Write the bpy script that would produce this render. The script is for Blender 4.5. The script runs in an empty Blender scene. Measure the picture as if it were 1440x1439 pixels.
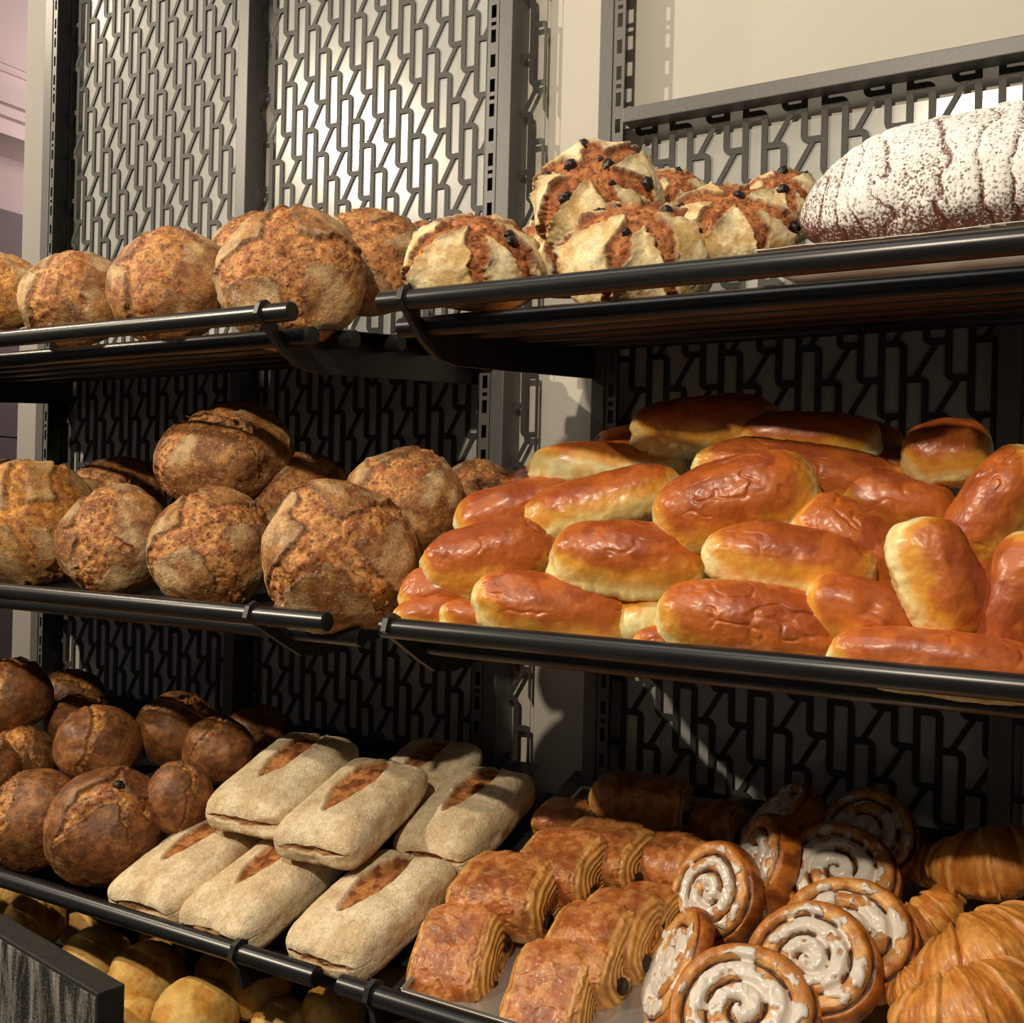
import bpy, bmesh, math
import numpy as np
from mathutils import Matrix, Vector

SC = bpy.context.scene
COL = SC.collection
ZO = 1.45                                   # eye height above the shop floor
CAM = np.array([0.0, -1.5, ZO])
F, YAW, ROLL = 1500.0, math.radians(30.3), math.radians(1.43)

# ------------------------------------------------------------------ camera, world, lamps
fw = np.array([-math.sin(YAW), math.cos(YAW), 0.0])
rt = np.array([math.cos(YAW), math.sin(YAW), 0.0])
UP = np.array([0.0, 0.0, 1.0])
cr, sr = math.cos(ROLL), math.sin(ROLL)
ER = rt * cr + UP * sr                      # picture right
EU = -rt * sr + UP * cr                     # picture up

cd = bpy.data.cameras.new('camera')
cam = bpy.data.objects.new('camera', cd)
COL.objects.link(cam)
cd.sensor_fit = 'HORIZONTAL'
cd.sensor_width = 36.0
cd.lens = F / 1440.0 * 36.0
cd.clip_start = 0.02
m = Matrix.Identity(4)
for i in range(3):
    m[i][0], m[i][1], m[i][2], m[i][3] = ER[i], EU[i], -fw[i], CAM[i]
cam.matrix_world = m
SC.camera = cam

w = bpy.data.worlds.new('world')
SC.world = w
w.use_nodes = True
w.node_tree.nodes['Background'].inputs[0].default_value = (1.0, 0.9, 0.8, 1)
w.node_tree.nodes['Background'].inputs[1].default_value = 0.065

SC.view_settings.view_transform = 'Standard'
SC.view_settings.look = 'None'
SC.view_settings.exposure = 0.0
SC.view_settings.gamma = 1.0
SC.view_settings.use_curve_mapping = False


def spot(name, loc, target, power, col, size, radius=0.03, blend=0.35):
    d = bpy.data.lights.new(name, 'SPOT')
    d.energy = power
    d.color = col
    d.spot_size = math.radians(size)
    d.spot_blend = blend
    d.shadow_soft_size = radius
    o = bpy.data.objects.new(name, d)
    COL.objects.link(o)
    o.location = loc
    o.rotation_euler = (Vector(target) - Vector(loc)).to_track_quat('-Z', 'Y').to_euler()
    return o


WARM = (1.0, 0.86, 0.66)
spot('track_spot_key', (-3.0, -2.25, ZO + 1.62), (-0.75, -0.25, ZO), 290, WARM, 84)
spot('track_spot_grazing', (-3.3, -0.86, ZO + 1.75), (-0.6, 0.0, ZO + 0.25), 66, WARM, 55)
spot('track_spot_right', (-0.42, -2.05, ZO + 1.18), (-0.40, -0.2, ZO + 0.0), 105, WARM, 75)


def area(name, loc, target, sx, sy, power, col):
    d = bpy.data.lights.new(name, 'AREA')
    d.shape = 'RECTANGLE'
    d.size, d.size_y = sx, sy
    d.energy = power
    d.color = col
    o = bpy.data.objects.new(name, d)
    COL.objects.link(o)
    o.location = loc
    o.rotation_euler = (Vector(target) - Vector(loc)).to_track_quat('-Z', 'Y').to_euler()
    return o


area('overhead_fill', (-1.1, -1.3, ZO + 2.3), (-0.9, 0.0, ZO + 0.6), 1.6, 0.6, 13, (1.0, 0.93, 0.84))  # soft fill added overhead to lighten the lattice shadows
area('cove_strip_lamp', (-3.70, 1.4, ZO + 1.0), (-3.70, 1.4, ZO + 2.0), 4.0, 0.06, 6.0, (1.0, 0.80, 0.76))
area('next_room_lamp', (-2.6, 2.2, ZO + 1.3), (-3.6, 2.2, ZO + 1.5), 1.5, 0.5, 40, (1.0, 0.80, 0.76))


def ray(u, v):
    a = (u - 720) / F
    b = -(v - 719.5) / F
    return fw + ER * a + EU * b


def at(u, v, p):
    """point on the plane at distance p in front of the rack wall"""
    d = ray(u, v)
    return CAM + d * ((CAM[1] + p) / -d[1])


def scale(u, v, p):
    return float((at(u, v, p) - CAM) @ fw) / F      # metres per pixel


# ------------------------------------------------------------------ helpers
def lin(c):
    c = np.asarray(c, float) / 255.0
    return np.where(c <= 0.04045, c / 12.92, ((c + 0.055) / 1.055) ** 2.4)


def PC(r, g, b):
    """albedo of a surface that photographs as this sRGB under the warm lamps"""
    return np.clip(lin((r, g, b)) / np.array([1.0, 0.88, 0.70]) * 0.98, 0.004, 0.9)


RNG = np.random.RandomState(7)
TAB = np.random.RandomState(3).rand(65536) * 2 - 1


def vnoise(P, seed=0):
    P = np.asarray(P, float) + seed * 17.37
    i = np.floor(P).astype(np.int64)
    f = P - i
    f = f * f * f * (f * (f * 6 - 15) + 10)
    r = 0
    for dx in (0, 1):
        for dy in (0, 1):
            for dz in (0, 1):
                h = ((i[:, 0] + dx) * 73856093 ^ (i[:, 1] + dy) * 19349663 ^ (i[:, 2] + dz) * 83492791) & 0x7fffffff
                h = (h ^ (h >> 13)) * 1274126177 & 0x7fffffff
                h = (h ^ (h >> 16)) & 65535
                wx = f[:, 0] if dx else 1 - f[:, 0]
                wy = f[:, 1] if dy else 1 - f[:, 1]
                wz = f[:, 2] if dz else 1 - f[:, 2]
                r = r + TAB[h] * wx * wy * wz
    return r


def fbm(P, seed=0, o=4, g=0.5):
    r, a = 0, 1.0
    for k in range(o):
        r = r + a * vnoise(P * (2.03 ** k), seed + k * 3)
        a *= g
    return r


def ss(a, b, x):
    t = np.clip((x - a) / (b - a), 0, 1)
    return t * t * (3 - 2 * t)


def mix(a, b, t):
    t = np.asarray(t)[:, None]
    return np.asarray(a) * (1 - t) + np.asarray(b) * t


_ico = {}


def ico(l):
    if l not in _ico:
        bm = bmesh.new()
        bmesh.ops.create_icosphere(bm, subdivisions=l, radius=1)
        _ico[l] = (np.array([v.co[:] for v in bm.verts]), np.array([[v.index for v in f.verts] for f in bm.faces]))
        bm.free()
    return _ico[l]


def fast_mesh(name, V, Fc, mat, C=None, smooth=True):
    me = bpy.data.meshes.new(name)
    Fc = np.asarray(Fc)
    n, k = Fc.shape
    me.vertices.add(len(V))
    me.vertices.foreach_set('co', np.asarray(V, np.float32).ravel())
    me.loops.add(n * k)
    me.loops.foreach_set('vertex_index', Fc.astype(np.int32).ravel())
    me.polygons.add(n)
    me.polygons.foreach_set('loop_start', np.arange(0, n * k, k, dtype=np.int32))
    me.polygons.foreach_set('loop_total', np.full(n, k, np.int32))
    me.update(calc_edges=True)
    me.polygons.foreach_set('use_smooth', np.full(n, smooth, bool))
    if C is not None:
        a = me.color_attributes.new('Col', 'FLOAT_COLOR', 'POINT')
        a.data.foreach_set('color', np.concatenate([np.clip(C, 0, 1), np.ones((len(C), 1))], 1).astype(np.float32).ravel())
    me.materials.append(mat)
    me.validate()
    return me


def link(name, me, parent=None, M=None):
    o = bpy.data.objects.new(name, me)
    COL.objects.link(o)
    if parent is not None:
        o.parent = parent
    if M is not None:
        o.matrix_world = M
    return o


def tag(o, label, cat, group=None):
    o['label'] = label
    o['category'] = cat
    if group:
        o['group'] = group
    return o


def structure(o):
    o['kind'] = 'structure'
    return o


def thing(name, label, cat, loc=(0, 0, 0), group=None):
    o = bpy.data.objects.new(name, None)
    COL.objects.link(o)
    o.location = loc
    o.empty_display_size = 0.05
    return tag(o, label, cat, group)


class MB:
    def __init__(s):
        s.bm = bmesh.new()

    def box(s, x0, x1, y0, y1, z0, z1, M=None, bevel=0.0):
        b = bmesh.new()
        bmesh.ops.create_cube(b, size=1)
        for v in b.verts:
            v.co = Vector(((x0 + x1) / 2 + v.co.x * (x1 - x0), (y0 + y1) / 2 + v.co.y * (y1 - y0), (z0 + z1) / 2 + v.co.z * (z1 - z0)))
        if bevel:
            bmesh.ops.bevel(b, geom=b.edges[:], offset=bevel, segments=2, affect='EDGES', profile=0.5)
        if M is not None:
            b.transform(M)
        t = bpy.data.meshes.new('t')
        b.to_mesh(t)
        s.bm.from_mesh(t)
        bpy.data.meshes.remove(t)
        b.free()
        return s

    def prism(s, pts, d, axis='x', off=0.0):
        """polygon of (a, b) pairs extruded by d along axis, starting at off"""
        def co(a, b, t):
            return (off + t, a, b) if axis == 'x' else ((a, off + t, b) if axis == 'y' else (a, b, off + t))
        v0 = [s.bm.verts.new(co(a, b, 0)) for a, b in pts]
        v1 = [s.bm.verts.new(co(a, b, d)) for a, b in pts]
        n = len(pts)
        s.bm.faces.new(v0)
        s.bm.faces.new(v1[::-1])
        for i in range(n):
            s.bm.faces.new((v0[i], v0[(i + 1) % n], v1[(i + 1) % n], v1[i]))
        return s

    def rod(s, x0, x1, y, z, r, n=28, ch=0.0015):
        prof = [(x0, r - ch), (x0 + ch, r), (x1 - ch, r), (x1, r - ch)]
        rings = []
        for x, q in prof:
            rings.append([s.bm.verts.new((x, y + q * math.cos(2 * math.pi * k / n), z + q * math.sin(2 * math.pi * k / n))) for k in range(n)])
        for a, b in zip(rings, rings[1:]):
            for k in range(n):
                s.bm.faces.new((a[k], a[(k + 1) % n], b[(k + 1) % n], b[k]))
        s.bm.faces.new(rings[0][::-1])
        s.bm.faces.new(rings[-1])
        return s

    def build(s, name, mat, parent=None, smooth=False):
        bmesh.ops.recalc_face_normals(s.bm, faces=s.bm.faces[:])
        me = bpy.data.meshes.new(name)
        s.bm.to_mesh(me)
        s.bm.free()
        me.materials.append(mat)
        if smooth:
            me.polygons.foreach_set('use_smooth', np.ones(len(me.polygons), bool))
            try:
                me.set_sharp_from_angle(angle=math.radians(40))
            except Exception:
                pass
        return link(name, me, parent)


# ------------------------------------------------------------------ materials
def new_mat(name):
    mt = bpy.data.materials.new(name)
    mt.use_nodes = True
    return mt, mt.node_tree, mt.node_tree.nodes['Principled BSDF']


def plain(name, col, rough=0.5, metal=0.0, spec=0.5, nscale=60, namp=0.12, bump=0.0, coat=0.0, stretch=(1, 1, 1), coat_rough=0.1):
    mt, nt, b = new_mat(name)
    tc = nt.nodes.new('ShaderNodeTexCoord')
    mp = nt.nodes.new('ShaderNodeMapping')
    mp.inputs['Scale'].default_value = stretch
    nz = nt.nodes.new('ShaderNodeTexNoise')
    nz.inputs['Scale'].default_value = nscale
    nz.inputs['Detail'].default_value = 5
    nt.links.new(tc.outputs['Object'], mp.inputs[0])
    nt.links.new(mp.outputs[0], nz.inputs['Vector'])
    r = nt.nodes.new('ShaderNodeValToRGB')
    r.color_ramp.elements[0].position = 0.3
    r.color_ramp.elements[1].position = 0.7
    c = np.array(col)
    r.color_ramp.elements[0].color = (*(c * (1 - namp)), 1)
    r.color_ramp.elements[1].color = (*np.clip(c * (1 + namp), 0, 1), 1)
    nt.links.new(nz.outputs['Fac'], r.inputs[0])
    nt.links.new(r.outputs[0], b.inputs['Base Color'])
    b.inputs['Roughness'].default_value = rough
    b.inputs['Metallic'].default_value = metal
    b.inputs['Specular IOR Level'].default_value = spec
    b.inputs['Coat Weight'].default_value = coat
    b.inputs['Coat Roughness'].default_value = coat_rough
    if bump:
        bp = nt.nodes.new('ShaderNodeBump')
        bp.inputs['Strength'].default_value = bump
        bp.inputs['Distance'].default_value = 0.002
        nt.links.new(nz.outputs['Fac'], bp.inputs['Height'])
        nt.links.new(bp.outputs[0], b.inputs['Normal'])
    return mt


def crust(name, rough=0.6, spec=0.35, fine=260, famp=0.35, bump=0.5, dist=0.0012, coat=0.0, specks=0.0, speck_col=(0.9, 0.8, 0.6), mid=55, speck_scale=420, speck_thr=0.66, crackle=0.0):
    mt, nt, b = new_mat(name)
    N, L = nt.nodes.new, nt.links.new
    at_ = N('ShaderNodeAttribute')
    at_.attribute_name = 'Col'
    tc = N('ShaderNodeTexCoord')
    oi = N('ShaderNodeObjectInfo')
    ad = N('ShaderNodeVectorMath')
    ad.operation = 'ADD'
    L(tc.outputs['Object'], ad.inputs[0])
    L(oi.outputs['Random'], ad.inputs[1])
    n1 = N('ShaderNodeTexNoise')
    n1.inputs['Scale'].default_value = fine
    n1.inputs['Detail'].default_value = 5
    n1.inputs['Roughness'].default_value = 0.65
    n2 = N('ShaderNodeTexNoise')
    n2.inputs['Scale'].default_value = mid
    n2.inputs['Detail'].default_value = 4
    L(ad.outputs[0], n1.inputs['Vector'])
    L(ad.outputs[0], n2.inputs['Vector'])
    mr = N('ShaderNodeMapRange')
    mr.inputs['From Min'].default_value = 0.3
    mr.inputs['From Max'].default_value = 0.7
    mr.inputs['To Min'].default_value = 1 - famp
    mr.inputs['To Max'].default_value = 1 + famp
    mr2 = N('ShaderNodeMapRange')
    mr2.inputs['From Min'].default_value = 0.3
    mr2.inputs['From Max'].default_value = 0.7
    mr2.inputs['To Min'].default_value = 1 - famp * 0.7
    mr2.inputs['To Max'].default_value = 1 + famp * 0.7
    L(n1.outputs['Fac'], mr.inputs['Value'])
    L(n2.outputs['Fac'], mr2.inputs['Value'])
    mu = N('ShaderNodeMath')
    mu.operation = 'MULTIPLY'
    L(mr.outputs[0], mu.inputs[0])
    L(mr2.outputs[0], mu.inputs[1])
    vm = N('ShaderNodeVectorMath')
    vm.operation = 'SCALE'
    L(at_.outputs['Color'], vm.inputs[0])
    L(mu.outputs[0], vm.inputs['Scale'])
    out = vm.outputs[0]
    if specks:
        n3 = N('ShaderNodeTexNoise')
        n3.inputs['Scale'].default_value = speck_scale
        n3.inputs['Detail'].default_value = 2
        L(ad.outputs[0], n3.inputs['Vector'])
        m3 = N('ShaderNodeMapRange')
        m3.inputs['From Min'].default_value = speck_thr
        m3.inputs['From Max'].default_value = speck_thr + 0.06
        m3.inputs['To Max'].default_value = specks
        L(n3.outputs['Fac'], m3.inputs['Value'])
        mx = N('ShaderNodeMix')
        mx.data_type = 'RGBA'
        L(m3.outputs[0], mx.inputs[0])
        L(out, mx.inputs[6])
        mx.inputs[7].default_value = (*speck_col, 1)
        out = mx.outputs[2]
    L(out, b.inputs['Base Color'])
    b.inputs['Roughness'].default_value = rough
    b.inputs['Specular IOR Level'].default_value = spec
    b.inputs['Coat Weight'].default_value = coat
    b.inputs['Coat Roughness'].default_value = 0.22
    sm = N('ShaderNodeMath')
    sm.operation = 'ADD'
    L(n1.outputs['Fac'], sm.inputs[0])
    L(n2.outputs['Fac'], sm.inputs[1])
    if crackle:
        wv = N('ShaderNodeVectorMath')
        wv.operation = 'SCALE'
        L(n2.outputs['Color'], wv.inputs[0])
        wv.inputs['Scale'].default_value = 0.012
        wa = N('ShaderNodeVectorMath')
        L(ad.outputs[0], wa.inputs[0])
        L(wv.outputs[0], wa.inputs[1])
        vo = N('ShaderNodeTexVoronoi')
        vo.feature = 'DISTANCE_TO_EDGE'
        vo.inputs['Scale'].default_value = crackle
        L(wa.outputs[0], vo.inputs['Vector'])
        vr = N('ShaderNodeMapRange')
        vr.inputs['From Max'].default_value = 0.07
        L(vo.outputs['Distance'], vr.inputs['Value'])
        s2 = N('ShaderNodeMath')
        s2.operation = 'MULTIPLY_ADD'
        L(vr.outputs[0], s2.inputs[0])
        s2.inputs[1].default_value = 0.3
        L(sm.outputs[0], s2.inputs[2])
        sm = s2
    bp = N('ShaderNodeBump')
    bp.inputs['Strength'].default_value = bump
    bp.inputs['Distance'].default_value = dist
    L(sm.outputs[0], bp.inputs['Height'])
    L(bp.outputs[0], b.inputs['Normal'])
    return mt


def sugar_mat():
    mt, nt, b = new_mat('sugar_crust')
    N, L = nt.nodes.new, nt.links.new
    at_ = N('ShaderNodeAttribute')
    at_.attribute_name = 'Col'
    tc = N('ShaderNodeTexCoord')
    n1 = N('ShaderNodeTexNoise')
    n1.inputs['Scale'].default_value = 330
    n1.inputs['Detail'].default_value = 4
    n1.inputs['Roughness'].default_value = 0.7
    L(tc.outputs['Object'], n1.inputs['Vector'])
    sp = N('ShaderNodeSeparateColor')
    L(at_.outputs['Color'], sp.inputs[0])
    ad = N('ShaderNodeMath')
    ad.operation = 'ADD'
    L(n1.outputs['Fac'], ad.inputs[0])
    L(sp.outputs[0], ad.inputs[1])
    mr = N('ShaderNodeMapRange')
    mr.inputs['From Min'].default_value = 0.90
    mr.inputs['From Max'].default_value = 1.02
    L(ad.outputs[0], mr.inputs['Value'])
    mx = N('ShaderNodeMix')
    mx.data_type = 'RGBA'
    L(mr.outputs[0], mx.inputs[0])
    mx.inputs[6].default_value = (*PC(104, 52, 32), 1)
    mx.inputs[7].default_value = (0.86, 0.85, 0.83, 1)
    L(mx.outputs[2], b.inputs['Base Color'])
    b.inputs['Roughness'].default_value = 0.75
    bp = N('ShaderNodeBump')
    bp.inputs['Strength'].default_value = 0.5
    bp.inputs['Distance'].default_value = 0.001
    L(mr.outputs[0], bp.inputs['Height'])
    L(bp.outputs[0], b.inputs['Normal'])
    return mt


def chalk_mat():
    mt, nt, b = new_mat('chalkboard')
    N, L = nt.nodes.new, nt.links.new
    tc = N('ShaderNodeTexCoord')
    mp = N('ShaderNodeMapping')
    mp.inputs['Scale'].default_value = (24, 24, 5)
    L(tc.outputs['Object'], mp.inputs[0])
    n1 = N('ShaderNodeTexNoise')
    n1.inputs['Scale'].default_value = 1.0
    n1.inputs['Detail'].default_value = 6
    n1.inputs['Roughness'].default_value = 0.7
    n1.inputs['Distortion'].default_value = 0.6
    L(mp.outputs[0], n1.inputs['Vector'])
    n2 = N('ShaderNodeTexNoise')
    n2.inputs['Scale'].default_value = 400
    n2.inputs['Detail'].default_value = 3
    L(tc.outputs['Object'], n2.inputs['Vector'])
    mu = N('ShaderNodeMath')
    mu.operation = 'MULTIPLY_ADD'
    L(n2.outputs['Fac'], mu.inputs[0])
    mu.inputs[1].default_value = 0.3
    L(n1.outputs['Fac'], mu.inputs[2])
    r = N('ShaderNodeValToRGB')
    r.color_ramp.elements[0].position = 0.58
    r.color_ramp.elements[0].color = (0.006, 0.006, 0.006, 1)
    r.color_ramp.elements[1].position = 0.80
    r.color_ramp.elements[1].color = (0.36, 0.34, 0.31, 1)
    L(mu.outputs[0], r.inputs[0])
    L(r.outputs[0], b.inputs['Base Color'])
    b.inputs['Roughness'].default_value = 0.7
    return mt


M_WALL = plain('cream_paint', (0.575, 0.54, 0.47), 0.75, nscale=6, namp=0.02, spec=0.2)
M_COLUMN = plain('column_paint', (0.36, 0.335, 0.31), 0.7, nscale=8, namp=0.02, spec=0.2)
M_LATT = plain('lattice_paint', (0.046, 0.043, 0.038), 0.55, nscale=200, namp=0.08, spec=0.4)
M_POST = plain('grey_post_paint', (0.13, 0.125, 0.118), 0.42, nscale=300, namp=0.1, spec=0.5)
M_BLACK = plain('black_steel', (0.018, 0.018, 0.019), 0.4, nscale=150, namp=0.3, spec=0.5)
M_ROD = plain('black_rod_enamel', (0.012, 0.012, 0.013), 0.3, nscale=90, namp=0.3, spec=0.5, stretch=(0.1, 1, 1))
M_SHEET = plain('polished_sheet', (0.47, 0.47, 0.445), 0.16, metal=0.08, spec=0.35, nscale=14, namp=0.05, stretch=(6, 1, 0.5), coat=0.10, coat_rough=0.06)
M_TRAY = plain('tray_aluminium', (0.6, 0.57, 0.52), 0.35, metal=0.8, nscale=40, namp=0.1)
M_PAPER = plain('baking_paper', (0.8, 0.75, 0.66), 0.7, nscale=40, namp=0.06, bump=0.2)
M_FLOOR = plain('floor_tile', (0.2, 0.17, 0.14), 0.4, nscale=8, namp=0.15)
M_PINK = plain('pink_plaster', (0.66, 0.56, 0.55), 0.8, nscale=4, namp=0.03)
M_RECESS_SHADE = plain('shaded_recess_plaster', (0.40, 0.335, 0.33), 0.8, nscale=4, namp=0.03)  # plaster colour darkened to stand in for the shade inside the cove
M_MAUVE = plain('mauve_wall', (0.16, 0.135, 0.135), 0.7, nscale=4, namp=0.05)
M_BIN = plain('bin_black', (0.02, 0.018, 0.016), 0.6, nscale=60, namp=0.3)
M_CHALK = chalk_mat()
M_BOULE = crust('country_crust', 0.52, 0.4, 260, 0.36, 0.9, 0.0024, specks=0.7, speck_col=(*PC(232, 186, 124),), speck_scale=300, speck_thr=0.63)
M_CREAM = crust('floured_crust', 0.72, 0.25, 300, 0.22, 0.6, 0.0012)
M_DARK = crust('dark_crust', 0.5, 0.4, 240, 0.35, 0.6, 0.0012, specks=0.5, speck_col=(*PC(190, 150, 100),), speck_scale=260, speck_thr=0.7)
M_BRIOCHE = crust('glazed_crust', 0.40, 0.5, 150, 0.09, 0.3, 0.0010, coat=0.2, mid=40)
M_FLOUR = crust('flour_crust', 0.85, 0.15, 330, 0.18, 0.9, 0.0016, mid=110, crackle=85)
M_FLAKY = crust('flaky_crust', 0.42, 0.45, 130, 0.2, 0.6, 0.0016, coat=0.15, mid=60)
M_ROLL = crust('soft_roll_crust', 0.6, 0.3, 200, 0.12, 0.4, 0.0010)
M_ICING = plain('white_icing', (0.78, 0.70, 0.61), 0.3, spec=0.5, nscale=60, namp=0.04, coat=0.3)
M_CHOC = plain('dark_chocolate', (0.02, 0.009, 0.006), 0.3, nscale=90, namp=0.3)
M_RAISIN = plain('raisin_skin', (0.012, 0.008, 0.010), 0.35, nscale=300, namp=0.5, bump=0.6)
M_SUGAR = sugar_mat()

# ------------------------------------------------------------------ setting
b = MB().box(-2.124, 1.3, 0.0, 0.10, 0.0, 3.4)
structure(b.build('wall_back', M_WALL))
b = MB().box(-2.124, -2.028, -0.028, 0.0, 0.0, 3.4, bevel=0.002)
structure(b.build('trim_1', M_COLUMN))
b = MB().box(-5, 2.5, -4.5, 4.0, -0.05, 0.0)
structure(b.build('floor', M_FLOOR))
# the next room: a side wall with a cove and stepped cornice
b = MB().box(-3.62, -3.5, -1.0, 4.0, 0.0, ZO + 0.215)
b.box(-3.62, -3.505, -1.0, 4.0, ZO + 0.215, ZO + 0.225)
b.box(-3.62, -3.5, -1.0, 4.0, ZO + 0.225, ZO + 1.03)
structure(b.build('wall_left', M_MAUVE))
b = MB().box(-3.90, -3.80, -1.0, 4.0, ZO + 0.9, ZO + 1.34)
structure(b.build('wall_left_recess', M_RECESS_SHADE))
b = MB()
for (d, z0, z1) in ((0.0, 1.32, 1.375), (0.03, 1.375, 1.41), (0.06, 1.41, 1.47), (0.02, 1.47, 1.53), (0.035, 1.53, 1.545), (0.02, 1.545, 1.56), (0.03, 1.56, 1.575)):
    b.box(-3.95, -3.56 + d, -1.0, 4.0, ZO + z0, ZO + z1)
structure(b.build('trim_2', M_PINK))
b = MB().box(-3.95, -3.55, -1.0, 4.0, ZO + 1.575, ZO + 2.4)
structure(b.build('wall_left_upper', M_PINK))


# ------------------------------------------------------------------ rack frames
def lattice(name, parent, x0, x1, z0, z1, xr, tr, c, g, y=-0.0182, th=0.0016, hw=0.0045):
    V, Fc = [], []

    def strip(pts, w, th=th):
        n = len(pts)
        P = np.array(pts)
        T = np.gradient(P, axis=0)
        d = np.diff(P, axis=0)
        d /= np.linalg.norm(d, axis=1)[:, None]
        N = np.empty_like(P)
        N[0], N[-1] = d[0], d[-1]
        N[1:-1] = d[:-1] + d[1:]
        N /= np.linalg.norm(N, axis=1)[:, None]
        k = np.ones(n)
        k[1:-1] = 1 / np.maximum(0.5, (N[1:-1] * d[1:]).sum(1))
        S = np.stack([-N[:, 1], N[:, 0]], 1) * (w * k)[:, None]
        b0 = len(V)
        for q, s_ in ((P + S, 1), (P - S, 1)):
            q[:, 0] = np.clip(q[:, 0], x0, x1)
            q[:, 1] = np.clip(q[:, 1], z0, z1)
            for yy in (y - th / 2, y + th / 2):
                V.extend((a, yy, z) for a, z in q)
        A, B, Cc, D = b0, b0 + n, b0 + 2 * n, b0 + 3 * n     # +front, +back, -front, -back
        for i in range(n - 1):
            Fc.append((A + i, A + i + 1, Cc + i + 1, Cc + i))
            Fc.append((B + i, D + i, D + i + 1, B + i + 1))
            Fc.append((A + i, B + i, B + i + 1, A + i + 1))
            Fc.append((Cc + i, Cc + i + 1, D + i + 1, D + i))
        Fc.append((A, Cc, D, B))
        e = n - 1
        Fc.append((A + e, B + e, D + e, Cc + e))

    r = 0.0075
    arc = [math.radians(90 - 22.5 * k) for k in range(5)]
    nlo, nhi = int((x0 - xr) / c) - 1, int((x1 - xr) / c) + 1
    for n in range(nlo, nhi + 1):
        x = xr + n * c
        if x - c > x1 or x + c < x0:
            continue
        top0 = tr - g * n
        k0 = math.floor((z0 - top0) / (4 * g)) - 1
        k1 = math.ceil((z1 - top0) / (4 * g)) + 1
        for k in range(k0, k1 + 1):
            T = top0 + 4 * g * k
            B = T - 3 * g
            if B > z1 or T + g < z0:
                continue
            pts = [(x - c, T)]
            pts += [(x - r + r * math.cos(a), T - r + r * math.sin(a)) for a in arc]
            pts += [(x + r - r * math.cos(math.pi / 2 - a), B + r - r * math.sin(math.pi / 2 - a)) for a in arc]
            pts += [(x + c, B)]
            if T > z0 and B < z1:
                strip(pts, hw, th * (1 + 0.14 * (n % 3)))
            a0, a1 = (x - c * 0.5, T), (x + c * 0.5, T + g)
            if a1[1] < z1 and a0[1] > z0 and x0 < x < x1:
                strip([a0, a1], hw * 0.82, th * 0.8)
    me = fast_mesh(name, V, Fc, M_LATT, smooth=False)
    return link(name, me, parent)


def slotted(name, parent, x0, x1, z0, z1, y, zslot, pitch=0.0395, h=0.0205, th=0.002):
    """thin steel strip with real slots and a round hole every third slot"""
    xa, xb = x0 + (x1 - x0) * 0.28, x0 + (x1 - x0) * 0.75
    b = MB()
    z = zslot - pitch * math.ceil((zslot - z0) / pitch) + 0.0
    cuts = []
    k = 0
    while z < z1:
        if z - h / 2 > z0 and z + h / 2 < z1:
            cuts.append((z - h / 2, z + h / 2))
            if k % 3 == 0 and z + pitch / 2 + 0.003 < z1:
                cuts.append((z + pitch / 2 - 0.003, z + pitch / 2 + 0.003))
        k += 1
        z += pitch
    b.box(x0, xa, y, y + th, z0, z1)
    b.box(xb, x1, y, y + th, z0, z1)
    last = z0
    for c0, c1 in cuts:
        b.box(xa, xb, y, y + th, last, c0)
        last = c1
    b.box(xa, xb, y, y + th, last, z1)
    return b.build(name, M_POST, parent)


Z0, Z1 = 0.55, ZO + 1.35
LC, LG = 0.0264, 0.0468
left = thing('rack_frame', 'wide dark rack frame of three posts behind the round loaves, black letter lattice', 'rack frame', (-1.4, -0.03, Z0), 'rack frames with lattice backs')
bpy.context.view_layer.update()


def part_box(name, mat, parent, *a, bevel=0.0015):
    o = MB().box(*a, bevel=bevel).build(name, mat, None)
    return o


def adopt(root):
    """parent the loose world-space meshes in LOOSE to root"""
    bpy.context.view_layer.update()
    inv = root.matrix_world.inverted()
    for o in LOOSE:
        if o.parent is None:
            o.parent = root
            o.matrix_parent_inverse = inv
    LOOSE.clear()


LOOSE = []
# left post
up = part_box('upright', M_POST, None, -2.024, -1.999, -0.055, 0.0, Z0, Z1)
LOOSE.append(up)
LOOSE.append(slotted('slotted_strip', None, -1.997, -1.985, Z0, Z1, -0.054, ZO + 0.69))
LOOSE.append(part_box('channel_side', M_BLACK, None, -1.987, -1.984, -0.053, -0.004, Z0, Z1, bevel=0))
# middle post
LOOSE.append(part_box('upright', M_POST, None, -1.462, -1.436, -0.052, 0.0, Z0, Z1))
# right post
LOOSE.append(part_box('upright', M_POST, None, -0.890, -0.866, -0.055, 0.0, Z0, Z1))
LOOSE.append(slotted('slotted_strip', None, -0.912, -0.892, Z0, Z1, -0.053, ZO + 0.68))
LOOSE.append(part_box('channel_side', M_BLACK, None, -0.9145, -0.9125, -0.053, -0.022, Z0, Z1, bevel=0))
LOOSE.append(lattice('lattice_panel', None, -1.993, -1.452, Z0 + 0.02, Z1 - 0.02, -0.955, ZO + 0.825, LC, LG))
LOOSE.append(lattice('lattice_panel', None, -1.446, -0.823, Z0 + 0.02, Z1 - 0.02, -0.955, ZO + 0.825, LC, LG))
LOOSE.append(part_box('back_sheet', M_SHEET, None, -1.945, -1.475, -0.016, -0.013, Z0 + 0.03, Z1 - 0.02, bevel=0))
LOOSE.append(part_box('back_sheet', M_SHEET, None, -1.395, -0.915, -0.016, -0.013, Z0 + 0.03, Z1 - 0.02, bevel=0))
adopt(left)

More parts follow.
